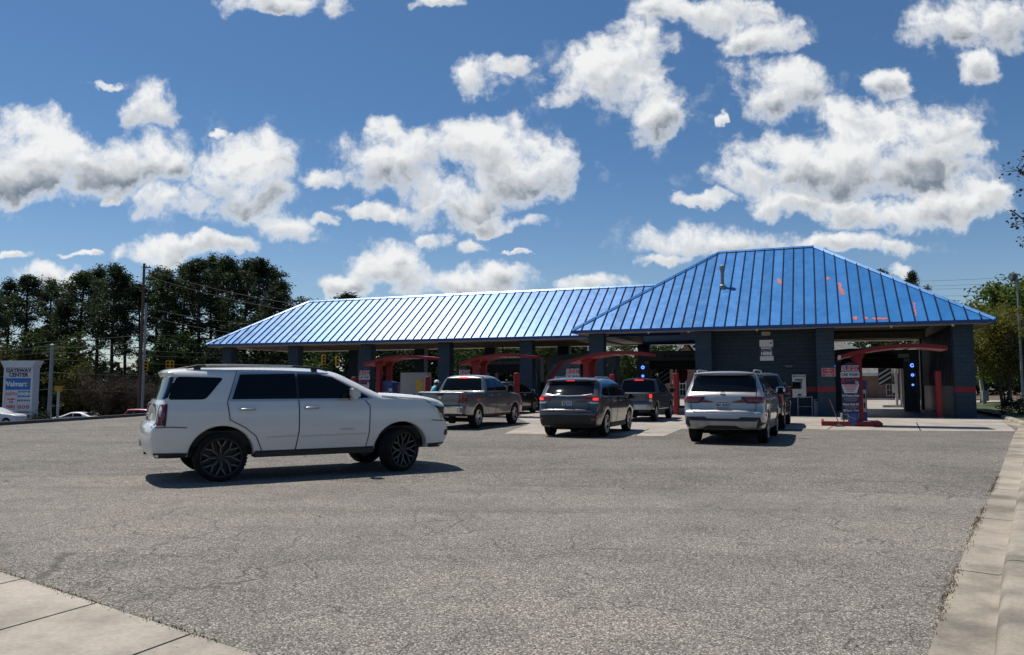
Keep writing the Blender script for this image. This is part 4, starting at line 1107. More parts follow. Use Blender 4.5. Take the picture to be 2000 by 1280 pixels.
        k.add(pts[:n_]+base, [(i, (i+1) % n_, n_+(i+1) % n_, n_+i) for i in range(n_)])
        o = k.build(name, mt, parent or s.root, smooth); return o
    def seams(s, lines, w=.012, off=.010, mt=None, name='seam'):
        k = MB()
        for ax, ln in lines:
            d_ = densify(ln, .05, False)
            for (a, b) in zip(d_, d_[1:]):
                tx, tz = b[0]-a[0], b[1]-a[1]; l = math.hypot(tx, tz) or 1; nx, nz = -tz/l*w/2, tx/l*w/2
                k.add([s.pt(ax, q[0]+e*nx, q[1]+e*nz, None, off) for q, e in ((a,-1),(b,-1),(b,1),(a,1))], [(0,1,2,3)])
        return k.build(name, mt or M['seam'], s.root, recalc=False)
    def wheels(s, r, wd, rr, rim, steer=0., spokes=5, track=None):
        track = track or s.hw-.02
        proto = {}
        for ax in s.axles:
            for sgn in (-1, 1):
                if sgn not in proto:
                    k = MB(); h = wd/2
                    k.lathe([(rr,-h*.8),(rr+.02,-h*.92),((rr+r)/2,-h),(r-.035,-h*.93),(r-.008,-h*.8),(r,-h*.5),(r,h*.5),(r-.008,h*.8),(r-.035,h*.93),((rr+r)/2,h),(rr+.02,h*.92),(rr,h*.8)], 48, 'Y')
                    for i in range(44):
                        a = 2*math.pi*i/44
                        for e in (-1, 1):
                            m_ = Matrix.Rotation(-a, 3, 'Y')
                            k.box(m_ @ Vector((r-.012, e*h*.62, 0)), (.026, h*.36, .030), 0, m_)
                    w_ = k.build('wheel', M['rubber'], s.root, 35); w_.location = (ax, sgn*(track-h), r)
                    rim(s, w_, r, rr, h, sgn)
                    proto[sgn] = w_
                else: w_ = copy_tree(proto[sgn], s.root)
                w_.location = (ax, sgn*(track-h), r)
                w_.rotation_euler = (0, random.uniform(0, 6), 0)
                if ax == s.axles[1] and steer: w_.rotation_euler = (0, 0, steer)
    def plate(s, y, z, txt, w=.31, h=.16, light=False):
        p = s.pt('B', y, z); r_ = MB(); r_.box((p.x-.022, y, z), (.012, w, h)); o = r_.build('number_plate', M['plate'], s.root, bevel=.004)
        r_ = MB(); r_.box((p.x-.0295, y, z+h*.40), (.003, w*.94, h*.12)); r_.box((p.x-.0295, y, z-h*.42), (.003, w*.94, h*.10)); r_.build('plate_band', M['inknavy'], o)
        text('lettering', txt, h*.56, (p.x-.030, y, z-.004), M['ink'], o, (0,-1,0), (0,0,1), .001, sx=.92, bold=.004)
    def mirror(s, x, z, size=(.16,.26,.20), mt=None, out=.17, sides=(-1, 1)):
        for sg_ in sides:
            h = s.bvh.ray_cast(Vector((x, sg_*4, z-.03)), Vector((0,-sg_,0)))[0]; y = h.y
            k = MB(); k.prism(chaikin([(-size[0]*.5,-size[2]*.5),(size[0]*.35,-size[2]*.5),(size[0]*.6,-size[2]*.1),(size[0]*.35,size[2]*.5),(-size[0]*.5,size[2]*.5)],1), y+sg_*(out-.05), y+sg_*(out+size[1]-.05), 'Y')
            for i, v in enumerate(k.v): k.v[i] = (v[0]+x, v[1], v[2]+z)
            o = k.build('mirror', mt or s.paint, s.root, bevel=.03)
            k = MB(); k.tube([(x,y-sg_*.03,z-.08),(x,y+sg_*(out),z-.07)], .03, 8); k.build('mirror_arm', M['trim'], o)
            k = MB(); k.b2((x-size[0]*.5-.006, min(y+sg_*(out),y+sg_*(out+size[1]-.1)), z-size[2]*.38),(x-size[0]*.5+.004, max(y+sg_*(out),y+sg_*(out+size[1]-.1)), z+size[2]*.38)); k.build('mirror_glass', M['glass'], o)
    def handle(s, door, ax, x, z, mt):
        p = s.pt(ax, x, z); n_ = -s.DIRS[ax]
        k = MB(); k.tube([p+Vector((-.12,0,0))+n_*.012, p+Vector((-.09,0,.008))+n_*.042, p+Vector((.09,0,.008))+n_*.042, p+Vector((.12,0,0))+n_*.012], [.012,.017,.017,.012], 8); k.build('handle', mt, door, 50)
def rim_alloy(spokes=5, col_='alloy', split=False, dish=.0):
    def f(car, wheel, r, rr, h, sgn):
        y = sgn*h
        k = MB(); k.lathe([(rr+.012,y*.88),(rr-.018,y*.80),(rr-.03,y*.25),(.0,y*.15)], 40, 'Y'); bk = k.build('rim', M['rimblack'], wheel, 40)
        k = MB()
        k.lathe([(.0,y*.62),(.065,y*.62),(.075,y*.5),(.075,y*.2)], 20, 'Y')
        k.lathe([(rr+.010,y*.92),(rr-.012,y*.90),(rr-.022,y*.7),(rr+.0,y*.7)], 40, 'Y', close=True)
        for i in range(spokes):
            a = 2*math.pi*i/spokes
            for b in ((-.13, .13) if split else (0,)):
                w0, w1 = (.022, .026) if split else (.05, .065)
                c0, s0_ = math.cos(a+b*.35), math.sin(a+b*.35); c1, s1_ = math.cos(a+b*1.3), math.sin(a+b*1.3)
                p0, p1 = Vector((c0*.05,0,s0_*.05)), Vector((c1*(rr-.012),0,s1_*(rr-.012))); d_ = (p1-p0).normalized(); q = Vector((-d_.z,0,d_.x))
                k.add([p0-q*w0+Vector((0,y*.60,0)), p0+q*w0+Vector((0,y*.60,0)), p1+q*w1+Vector((0,y*.80,0)), p1-q*w1+Vector((0,y*.80,0)),
                       p0-q*w0*1.3+Vector((0,y*.3,0)), p0+q*w0*1.3+Vector((0,y*.3,0)), p1+q*w1*1.2+Vector((0,y*.5,0)), p1-q*w1*1.2+Vector((0,y*.5,0))], [(0,1,2,3),(0,4,5,1),(1,5,6,2),(2,6,7,3),(3,7,4,0)])
        k.build('spoke', M[col_], bk, 35)
    return f
def rim_black_milled(car, wheel, r, rr, h, sgn):
    y = sgn*h
    k = MB(); k.lathe([(rr+.012,y*.90),(rr-.014,y*.86),(rr-.03,y*.1),(.0,y*.0)], 44, 'Y'); bk = k.build('rim', M['rimblack'], wheel, 40)
    k = MB(); e_ = MB()
    k.lathe([(.0,y*.66),(.06,y*.66),(.075,y*.55),(.08,y*.1)], 20, 'Y'); k.lathe([(rr+.008,y*.95),(rr-.010,y*.93),(rr-.016,y*.7),(rr,y*.7)], 44, 'Y', close=True)
    def bar(kk, p0, p1, w, ya, yb, dp):
        d_ = (p1-p0).normalized(); q = Vector((-d_.z,0,d_.x))
        kk.add([p0-q*w+Vector((0,ya,0)), p0+q*w+Vector((0,ya,0)), p1+q*w+Vector((0,yb,0)), p1-q*w+Vector((0,yb,0))]+[p0-q*w+Vector((0,ya-sgn*dp,0)), p0+q*w+Vector((0,ya-sgn*dp,0)), p1+q*w+Vector((0,yb-sgn*dp,0)), p1-q*w+Vector((0,yb-sgn*dp,0))], [(0,1,2,3),(0,4,5,1),(1,5,6,2),(2,6,7,3),(3,7,4,0)])
    pol = lambda a, q: Vector((math.cos(a)*q, 0, math.sin(a)*q))
    for i in range(8):
        a = 2*math.pi*i/8
        a1, a2 = pol(a, .06), pol(a, rr*.52)
        bar(k, a1, a2, .022, y*.64, y*.74, .06)
        for b in (-.25, .25):
            t = pol(a+b, rr-.012); bar(k, a2, t, .017, y*.74, y*.90, .06)
            t2 = pol(a+b*.92, rr-.03)
            bar(e_, a2+pol(a+b*3, .012), t2, .0030, y*.742+sgn*.0025, y*.885+sgn*.0025, .003)
        qd = pol(a+math.pi/2, .016)
        bar(e_, pol(a, rr*.24)+qd, a2+qd*.9, .0030, y*.665+sgn*.0025, y*.742+sgn*.0025, .003)
    for i in range(6):
        p = pol(2*math.pi*i/6+.2, .052); k.lathe([(.0,0),(.011,0),(.011,-sgn*.02)], 8, 'Y', (p.x, y*.69, p.z))
    k.build('spoke', M['rimblack'], bk, 35); e_.build('milled_edge', M['polegrey'], bk)
def place(u, v, axle, off_y, yaw, sc=1.):
    """root position so that the right rear tyre touches the lot where the photo shows it"""
    p = gnd(u, v); c_, s_ = math.cos(yaw), math.sin(yaw)
    return p-Vector((c_*axle*sc-s_*off_y*sc, s_*axle*sc+c_*off_y*sc, 0))
PROF = [(.25,.90),(.5,.955),(.64,.985),(.82,1.),(1.0,.997),(1.17,.988),(1.235,.956),(1.3,.944),(1.85,.76),(2.,.74)]
YAW = R(67.5)

# --- white suv in the foreground
sc = 1.035; yw = R(29.9)
up = [(.13,.42,.05,.02),(.05,.47,.07,.05),(.0,.62,.10,.07),(.0,.82,.10,.07),(.03,.91,.06,.06),(.075,.935,.06,.04),(.10,1.0,.08,.025),(.13,1.24,.08,.025),(.19,1.32,.08,.03),(.38,1.70,.09,.04),(.34,1.745,.05,.04),(.33,1.79,.05,.03),(.44,1.822,.10,.03),(.9,1.845,.13,.03),(1.7,1.86,.14,.035),(2.5,1.845,.15,.04),(2.95,1.80,.16,.05),(3.18,1.71,.15,.06),(3.72,1.405,.12,.07),(3.82,1.385,.10,.05),(4.3,1.372,.09,.045),(4.75,1.328,.08,.05),(4.99,1.265,.06,.06),(5.05,1.20,.06,.09),(5.06,1.0,.10,.14),(5.10,.86,.10,.15),(5.14,.72,.10,.15),(5.12,.56,.10,.15),(5.03,.46,.06,.12),(4.96,.42,.05,.08)]
up = [((q[0]+max(0,.12-.09*max(0,(q[1]-1.3)/.45))*(1-q[0]/.9) if q[0] < .9 else q[0]-.09*min(1, max(0, (q[0]-4.5)/.4))), q[1], q[2], q[3]) for q in up]
ax0 = 1.13; wb = 2.97
c = Car('suv', 'large white suv with black wheels and dark windows in the foreground', place(431, 942, ax0, -.99, yw, sc), yw, M['white_paint'], up, 1.02, PROF, (.7,.07,.75,.10), (ax0, ax0+wb), (.485,.42), .42, None, 'suv', sc)
c.root.scale.z = sc*.952
c.wheels(.395, .27, .305, rim_black_milled, steer=R(24), track=1.0)
for ax in ('R', 'L'):
    rq = c.patch('rear_quarter_window', [(.345,1.335),(.88,1.335),(1.16,1.69),(.47,1.705)], ax, M['glass'], .006, rnd=1.2)
    fr = c.patch('window_frame', [(1.21,1.30),(1.39,1.785),(2.62,1.79),(2.90,1.735),(3.30,1.51),(3.60,1.325),(3.42,1.30)], ax, M['satin'], .0045, rnd=1)
    rd = c.patch('rear_door', [(1.22,1.285),(2.30,1.285),(2.30,.80),(2.25,.46),(1.76,.46),(1.66,.72),(1.50,.90),(1.27,1.0)], ax, M['white_paint'], .008, rnd=1, step=.07)
    fd = c.patch('front_door', [(2.325,1.285),(3.42,1.285),(3.50,1.20),(3.49,.75),(3.44,.46),(2.275,.46),(2.325,.80)], ax, M['white_paint'], .008, rnd=1, step=.07)
    c.patch('window', [(1.27,1.335),(1.41,1.745),(2.285,1.765),(2.285,1.335)], ax, M['glass'], .008, rd)
    c.patch('window', [(2.315,1.335),(2.315,1.765),(2.66,1.76),(2.90,1.705),(3.28,1.485),(3.52,1.345),(3.40,1.335)], ax, M['glass'], .008, fd)
    c.patch('window_pillar', [(2.282,1.335),(2.282,1.762),(2.318,1.762),(2.318,1.335)], ax, M['trim'], .010, rd)
    c.handle(rd, ax, 1.50, 1.165, M['satin']); c.handle(fd, ax, 2.52, 1.175, M['satin'])
    for d_, a, b in ((rd, 1.80, 2.28), (fd, 2.34, 3.46)):
        c.patch('door_moulding', [(a,.685),(b,.70),(b,.725),(a,.71)], ax, M['satin'] if a < 2 else M['satin'], .016, d_, step=.1)
    c.patch('taillight', [(.20,.93),(.295,.93),(.315,1.26),(.22,1.26)], ax, M['redlens'], .010); c.patch('taillight_edge', [(.295,.92),(.325,.92),(.345,1.27),(.315,1.27)], ax, M['trim'], .008)
    c.patch('headlight', [(4.69,1.20),(4.81,1.17),(4.97,1.16),(5.01,.92),(4.91,.90),(4.84,1.02)], ax, M['glass'], .006)
    hl = c.patch('headlight_trim', [(4.65,1.215),(4.71,1.20),(4.87,1.02),(4.93,.905),(4.88,.90),(4.79,1.03)], ax, M['clearlens'], .009)
    c.patch('turn_lamp', [(4.78,1.10),(4.81,1.09),(4.89,.95),(4.865,.945)], ax, M['amber'], .012, hl)
    c.patch('fog_lamp', [(4.93,.62),(5.02,.63),(5.03,.73),(4.94,.74)], ax, M['trim'], .006, rnd=1)
    c.patch('front_valance', [(4.62,.40),(4.98,.40),(5.02,.50),(4.60,.485)], ax, M['trim'], .012)
    c.patch('rear_valance', [(.22,.40),(.62,.40),(.64,.49),(.17,.50)], ax, M['trim'], .012)
    c.patch('sill', [(1.64,.40),(3.55,.40),(3.57,.465),(1.62,.46)], ax, M['trim'], .016)
c.patch('fuel_door', [(.62,1.02),(.62,1.2),(.84,1.2),(.84,1.02)], 'L', M['white_paint'], .006, rnd=2)
S = []
for ax in ('R', 'L'):
    S += [(ax, [(1.24,1.0),(1.47,.87),(1.64,.72),(1.75,.445)]), (ax, [(2.3125,1.32),(2.3125,.80),(2.262,.445)]), (ax, [(3.44,1.30),(3.515,1.20),(3.505,.75),(3.45,.445)]),
          (ax, [(.14,.905),(.42,.905),(.62,.89)]), (ax, [(1.24,1.0),(1.20,1.29),(1.365,1.80)]), (ax, [(4.66,1.225),(4.55,1.30),(3.75,1.37)]), (ax, [(4.66,.92),(4.93,.895)])]
c.seams(S, .012, .010)
for ax in ('R','L'): text('badge', 'DENALI', .05, (3.12, -1.03 if ax == 'R' else 1.03, .80), M['satin'], c.root, (1,0,0) if ax == 'R' else (-1,0,0), (0,0,1), .004, sx=1.5)
c.patch('rear_window', [(-.925,1.345),(.925,1.345),(.825,1.695),(-.825,1.695)], 'B', M['glass'], .010, rnd=.6, step=.03)
c.patch('windscreen', [(-.74,1.43),(.74,1.43),(.60,1.73),(-.60,1.73)], 'F', M['glass'], .006, rnd=1)
for sg_ in (-1, 1):
    c.patch('taillight_lens', [(sg_*.915,.93),(sg_*.86,.93),(sg_*.85,1.26),(sg_*.90,1.26)], 'B', M['clearlens'], .012)
    k = MB(); k.tube([(.62,sg_*.70,1.85),(.78,sg_*.70,1.885),(1.2,sg_*.71,1.900),(2.3,sg_*.71,1.892),(2.7,sg_*.71,1.865),(2.85,sg_*.71,1.82)], [.016,.02,.02,.02,.02,.014], 8)
    for q in (.78,2.62): k.b2((q-.05,sg_*.70-.02,1.80),(q+.05,sg_*.70+.02,1.875))
    o = k.build('roof_rail', M['trim'], c.root, 40)
    k = MB(); k.tube([(.9,sg_*.728,1.897),(1.3,sg_*.733,1.906),(2.25,sg_*.733,1.898)], .014, 8); k.build('rail_insert', M['satin'], o, 40)
c.plate(0, 1.02, 'JXM 482')
c.patch('grille', [(-.55,.78),(.55,.78),(.62,1.15),(-.62,1.15)], 'F', M['chrome'], .02, rnd=1)
c.mirror(3.17, 1.42, (.18,.24,.20), M['satin'], .14)
k = MB(); k.b2((3.66,-.6,1.40),(3.76,.5,1.43)); k.tube([(3.72,-.5,1.43),(3.60,.1,1.49)], .012, 6); k.build('wiper', M['trim'], c.root)
k = MB(); k.b2((.04,-.06,.56),(.18,.06,.68)); k.build('tow_hitch', M['satin'], c.root, bevel=.01)

# --- dark grey suv
def common_suv(c, ax0, belt, roofz, x0, xb, xc, xf_top, xf_bot, paint, hmt, zsill=.36, chrome=None):
    for ax in ('R', 'L'):
        c.patch('rear_quarter_window', [(x0,belt+.03),(x0+.28,roofz-.02),(ax0+.28,roofz),(ax0+.18,belt)], ax, M['glass'], .006, rnd=1)
        rd = c.patch('rear_door', [(ax0+.28,belt-.03),(xb-.01,belt-.04),(xb-.01,zsill+.05),(ax0+.58,zsill+.05),(ax0+.50,.70),(ax0+.34,.84)], ax, paint, .006, rnd=1, step=.08)
        fd = c.patch('front_door', [(xb+.012,belt-.04),(xf_bot-.05,belt-.05),(xf_bot+.02,belt-.2),(xf_bot-.02,zsill+.05),(xb+.012,zsill+.05)], ax, paint, .006, rnd=1, step=.08)
        c.patch('window', [(ax0+.30,belt),(ax0+.40,roofz),(xb-.02,roofz+.01),(xb-.02,belt-.01)], ax, M['glass'], .007, rd)
        c.patch('window', [(xb+.02,belt-.01),(xb+.02,roofz+.01),(xf_top-.1,roofz-.015),(xf_bot-.05,belt+.02),(xf_bot-.12,belt-.015)], ax, M['glass'], .007, fd)
        c.patch('sill_trim', [(ax0+.58,zsill-.05),(xf_bot,zsill-.05),(xf_bot-.02,zsill+.05),(ax0+.56,zsill+.05)], ax, M['trim'], .012)
        c.handle(rd, ax, ax0+.55, belt-.16, hmt); c.handle(fd, ax, xb+.2, belt-.15, hmt)
        if chrome: c.patch('belt_moulding', [(x0+.1,belt-.025),(xf_bot-.1,belt-.045),(xf_bot-.1,belt-.02),(x0+.1,belt+.0)], ax, chrome, .012)
    S = []
    for ax in ('R', 'L'):
        S += [(ax, [(ax0+.27,belt),(ax0+.33,.83),(ax0+.57,zsill)]), (ax, [(xb,belt),(xb,zsill)]), (ax, [(xf_bot-.02,belt-.03),(xf_bot+.03,belt-.2),(xf_bot,zsill)])]
    return S
yw = R(68.0)
up = [(.16,.30,.05,.03),(.06,.38,.07,.05),(.0,.50,.10,.08),(.0,.66,.12,.09),(.03,.76,.07,.08),(.09,.80,.07,.06),(.12,.98,.12,.07),(.13,1.15,.10,.08),(.20,1.215,.10,.08),(.30,1.29,.12,.08),(.56,1.58,.12,.07),(.44,1.63,.05,.06),(.44,1.665,.05,.04),(.62,1.695,.12,.04),(1.3,1.73,.14,.035),(2.1,1.725,.15,.04),(2.65,1.68,.16,.05),(2.95,1.58,.15,.06),(3.72,1.12,.12,.07),(3.85,1.09,.12,.06),(4.4,1.02,.12,.07),(4.72,.92,.12,.10),(4.83,.80,.12,.14),(4.86,.55,.12,.16),(4.80,.34,.10,.14),(4.70,.28,.05,.08)]
ax0 = 1.0
c = Car('suv', 'dark grey suv with lit red brake lights queuing behind the third canopy', place(1187, 852.5, ax0, -.945, yw, 1.02), yw, M['grey_paint'], up, .965, PROF, (.8,.11,.8,.14), (ax0, ax0+2.79), (.42,.375), .30, None, 'suv', 1.02)
c.wheels(.375, .235, .255, rim_alloy(5, 'alloy', True), track=.945)
S = common_suv(c, ax0, 1.19, 1.56, .50, 2.15, 0, 2.95, 3.42, M['grey_paint'], M['grey_paint'], .34, M['satin'])
S += [('B', [(-.62,1.12),(-.66,.85),(-.60,.775),(.60,.775),(.66,.85),(.62,1.12)]), ('B', [(-.9,.74),(.9,.74)])]
c.seams(S, .013, .012)
c.patch('rear_window', [(-.74,1.255),(0,1.220),(.74,1.255),(.66,1.620),(-.66,1.620)], 'B', M['glass'], .006, rnd=1)
c.patch('chrome_moulding', [(-.72,1.240),(-.40,1.195),(0,1.185),(.40,1.195),(.72,1.240),(.70,1.260),(.4,1.217),(0,1.207),(-.4,1.217),(-.70,1.260)], 'B', M['satin'], .014)
c.patch('windscreen', [(-.70,1.16),(.70,1.16),(.58,1.55),(-.58,1.55)], 'F', M['glass'], .006, rnd=1)
for sg_ in (-1, 1):
    tl = c.patch('taillight', [(sg_*.92,1.005),(sg_*.72,1.005),(sg_*.56,1.065),(sg_*.40,1.165),(sg_*.40,1.180),(sg_*.91,1.175)], 'B', M['redlens'], .014)
    c.patch('lit_lens', [(sg_*.885,1.075),(sg_*.76,1.075),(sg_*.74,1.10),(sg_*.76,1.145),(sg_*.88,1.145)], 'B', M['redlit'], .018, tl)
    c.patch('clear_lens', [(sg_*.88,0.975),(sg_*.70,0.975),(sg_*.60,1.020),(sg_*.70,1.030),(sg_*.88,1.020)], 'B', M['clearlens'], .018, tl)
    c.patch('taillight_wing', [(.08,1.045),(.38,1.135),(.36,1.165),(.12,1.175)], 'R' if sg_ < 0 else 'L', M['redlens'], .012, tl)
    c.patch('reflector', [(sg_*.86,.50),(sg_*.72,.50),(sg_*.72,.57),(sg_*.86,.575)], 'B', M['redlens'], .016)
c.patch('bumper_trim', [(-.82,.34),(.82,.34),(.86,.62),(.60,.655),(-.60,.655),(-.86,.62)], 'B', M['trim'], .012, rnd=1)
c.patch('brake_lamp', [(-.12,1.632),(.12,1.632),(.12,1.652),(-.12,1.652)], 'B', M['redlit'], .012)
c.plate(0, .985, 'SLJ 316')
k = MB(); k.lathe([(.055,-.008),(.07,-.008),(.07,.008),(.055,.008)], 24, 'X', (.10,0,1.155), True); k.lathe([(.018,-.007),(.028,-.007),(.028,.007),(.018,.007)], 18, 'X', (.10,0,1.16), True); k.build('emblem', M['chrome'], c.root, 50)
k = MB(); k.tube([(.27,.05,1.245),(.26,-.3,1.275)], .014, 6); k.tube([(.27,.06,1.24),(.24,.02,1.265)], .03, 8); k.build('wiper', M['trim'], c.root)
k = MB(); k.box((.10,.42,.82), (.01,.26,.03)); k.build('badge', M['satin'], c.root)
for sg_ in (-1, 1):
    k = MB(); k.tube([(.75,sg_*.62,1.71),(.9,sg_*.63,1.75),(2.2,sg_*.63,1.755),(2.4,sg_*.63,1.71)], .016, 8); k.build('roof_rail', M['satin'], c.root, 40)
c.mirror(3.16, 1.17, (.15,.22,.16), M['grey_paint'], .15)

# --- silver suv
yw = R(67.0)
up = [(.16,.40,.05,.03),(.06,.44,.07,.05),(.0,.54,.10,.07),(.0,.76,.12,.07),(.04,.84,.07,.06),(.09,.87,.07,.05),(.12,1.0,.12,.06),(.13,1.24,.10,.06),(.20,1.31,.10,.06),(.25,1.36,.12,.06),(.50,1.77,.12,.06),(.36,1.82,.05,.05),(.36,1.86,.05,.04),(.55,1.875,.12,.035),(1.3,1.89,.14,.035),(2.3,1.885,.15,.04),(2.8,1.845,.16,.05),(3.1,1.75,.15,.06),(3.78,1.34,.12,.07),(3.9,1.31,.12,.05),(4.6,1.24,.12,.05),(5.05,1.14,.12,.08),(5.2,.98,.12,.12),(5.26,.7,.12,.14),(5.2,.46,.10,.12),(5.1,.38,.05,.08)]
ax0 = 1.13
c = Car('suv', 'silver suv with dark rear window waiting in front of the block wall', place(1502, 865.3, ax0, -.985, yw, 1.05), yw, M['silver_paint'], up, 1.01, PROF, (.7,.08,.8,.11), (ax0, ax0+3.1), (.47,.42), .40, None, 'suv', 1.05)
c.root.scale.z = 1.005
c.wheels(.42, .27, .27, rim_alloy(6, 'alloy', True), track=.985)
S = common_suv(c, ax0, 1.32, 1.74, .46, 2.42, 0, 3.08, 3.52, M['silver_paint'], M['chrome'], .44)
S += [('B', [(-.74,1.80),(-.79,1.3),(-.78,.90),(-.72,.845),(.72,.845),(.78,.90),(.79,1.3),(.74,1.80)])]
c.seams(S, .014, .012)
c.patch('rear_window', [(-.82,1.365),(.82,1.365),(.70,1.785),(-.70,1.785)], 'B', M['glass'], .008, rnd=1)
c.patch('windscreen', [(-.74,1.38),(.74,1.38),(.62,1.75),(-.62,1.75)], 'F', M['glass'], .006, rnd=1)
for sg_ in (-1, 1):
    tl = c.patch('taillight', [(sg_*1.0,1.075),(sg_*.60,1.075),(sg_*.46,1.22),(sg_*.46,1.235),(sg_*.99,1.235)], 'B', M['redlens'], .014)
    c.patch('smoked_trim', [(sg_*.86,1.065),(sg_*.59,1.065),(sg_*.43,1.235),(sg_*.47,1.235),(sg_*.62,1.09),(sg_*.86,1.085)], 'B', M['glass'], .020, tl)
    c.patch('taillight_wing', [(.06,1.075),(.30,1.09),(.38,1.225),(.10,1.235)], 'R' if sg_ < 0 else 'L', M['redlens'], .012, tl)
    c.patch('bumper_corner', [(sg_*.99,.56),(sg_*.80,.44),(sg_*.80,.50),(sg_*.84,.66),(sg_*.55,.66),(sg_*.52,.71),(sg_*.88,.715),(sg_*.90,.6)], 'B', M['trim'], .014)
    k = MB(); k.tube([(.62,sg_*.70,1.88),(.70,sg_*.71,1.925),(1.0,sg_*.72,1.94),(2.3,sg_*.72,1.94),(2.5,sg_*.72,1.89)], .02, 8); k.build('roof_rail', M['satin'], c.root, 40)
c.patch('bumper_recess', [(-.82,.615),(.82,.615),(.80,.715),(.44,.72),(.36,.675),(-.36,.675),(-.44,.72),(-.80,.715)], 'B', M['trim'], .012)
c.patch('skid_plate', [(-.76,.45),(.76,.45),(.76,.60),(-.76,.60)], 'B', M['steel'], .014)
c.patch('lower_trim', [(-.5,.42),(.5,.42),(.36,.50),(-.3,.50)], 'B', M['trim'], .020)
c.plate(0, 1.02, '361 AXU')
text('badge', 'S E Q U O I A', .055, (.088, 0, .925), M['satin'], c.root, (0,-1,0), (0,0,1), .004, sx=1.9)
text('badge', 'LIMITED', .032, (.088, .62, .925), M['trim'], c.root, (0,-1,0), (0,0,1), .004)
k = MB(); k.lathe([(.05,-.008),(.062,-.008),(.062,.008),(.05,.008)], 24, 'X', (.105,0,1.295), True); k.lathe([(.016,-.007),(.026,-.007),(.026,.007),(.016,.007)], 18, 'X', (.105,0,1.30), True); k.build('emblem', M['trim'], c.root, 50)
k = MB(); k.tube([(.27,0,1.42),(.26,-.42,1.40)], .015, 6); k.tube([(.28,.04,1.41),(.25,-.02,1.43)], .035, 8); k.build('wiper', M['trim'], c.root)
c.mirror(3.24, 1.38, (.17,.24,.22), M['chrome'], .15)
k = MB(); k.prism([(0,-.05),(.03,0),(0,.06),(-.03,0)], -.004, .004, 'Y')
c.patch('window_sticker', [(1.18,1.44),(1.22,1.50),(1.18,1.56),(1.14,1.50)], 'R', M['inkwhite'], .012)

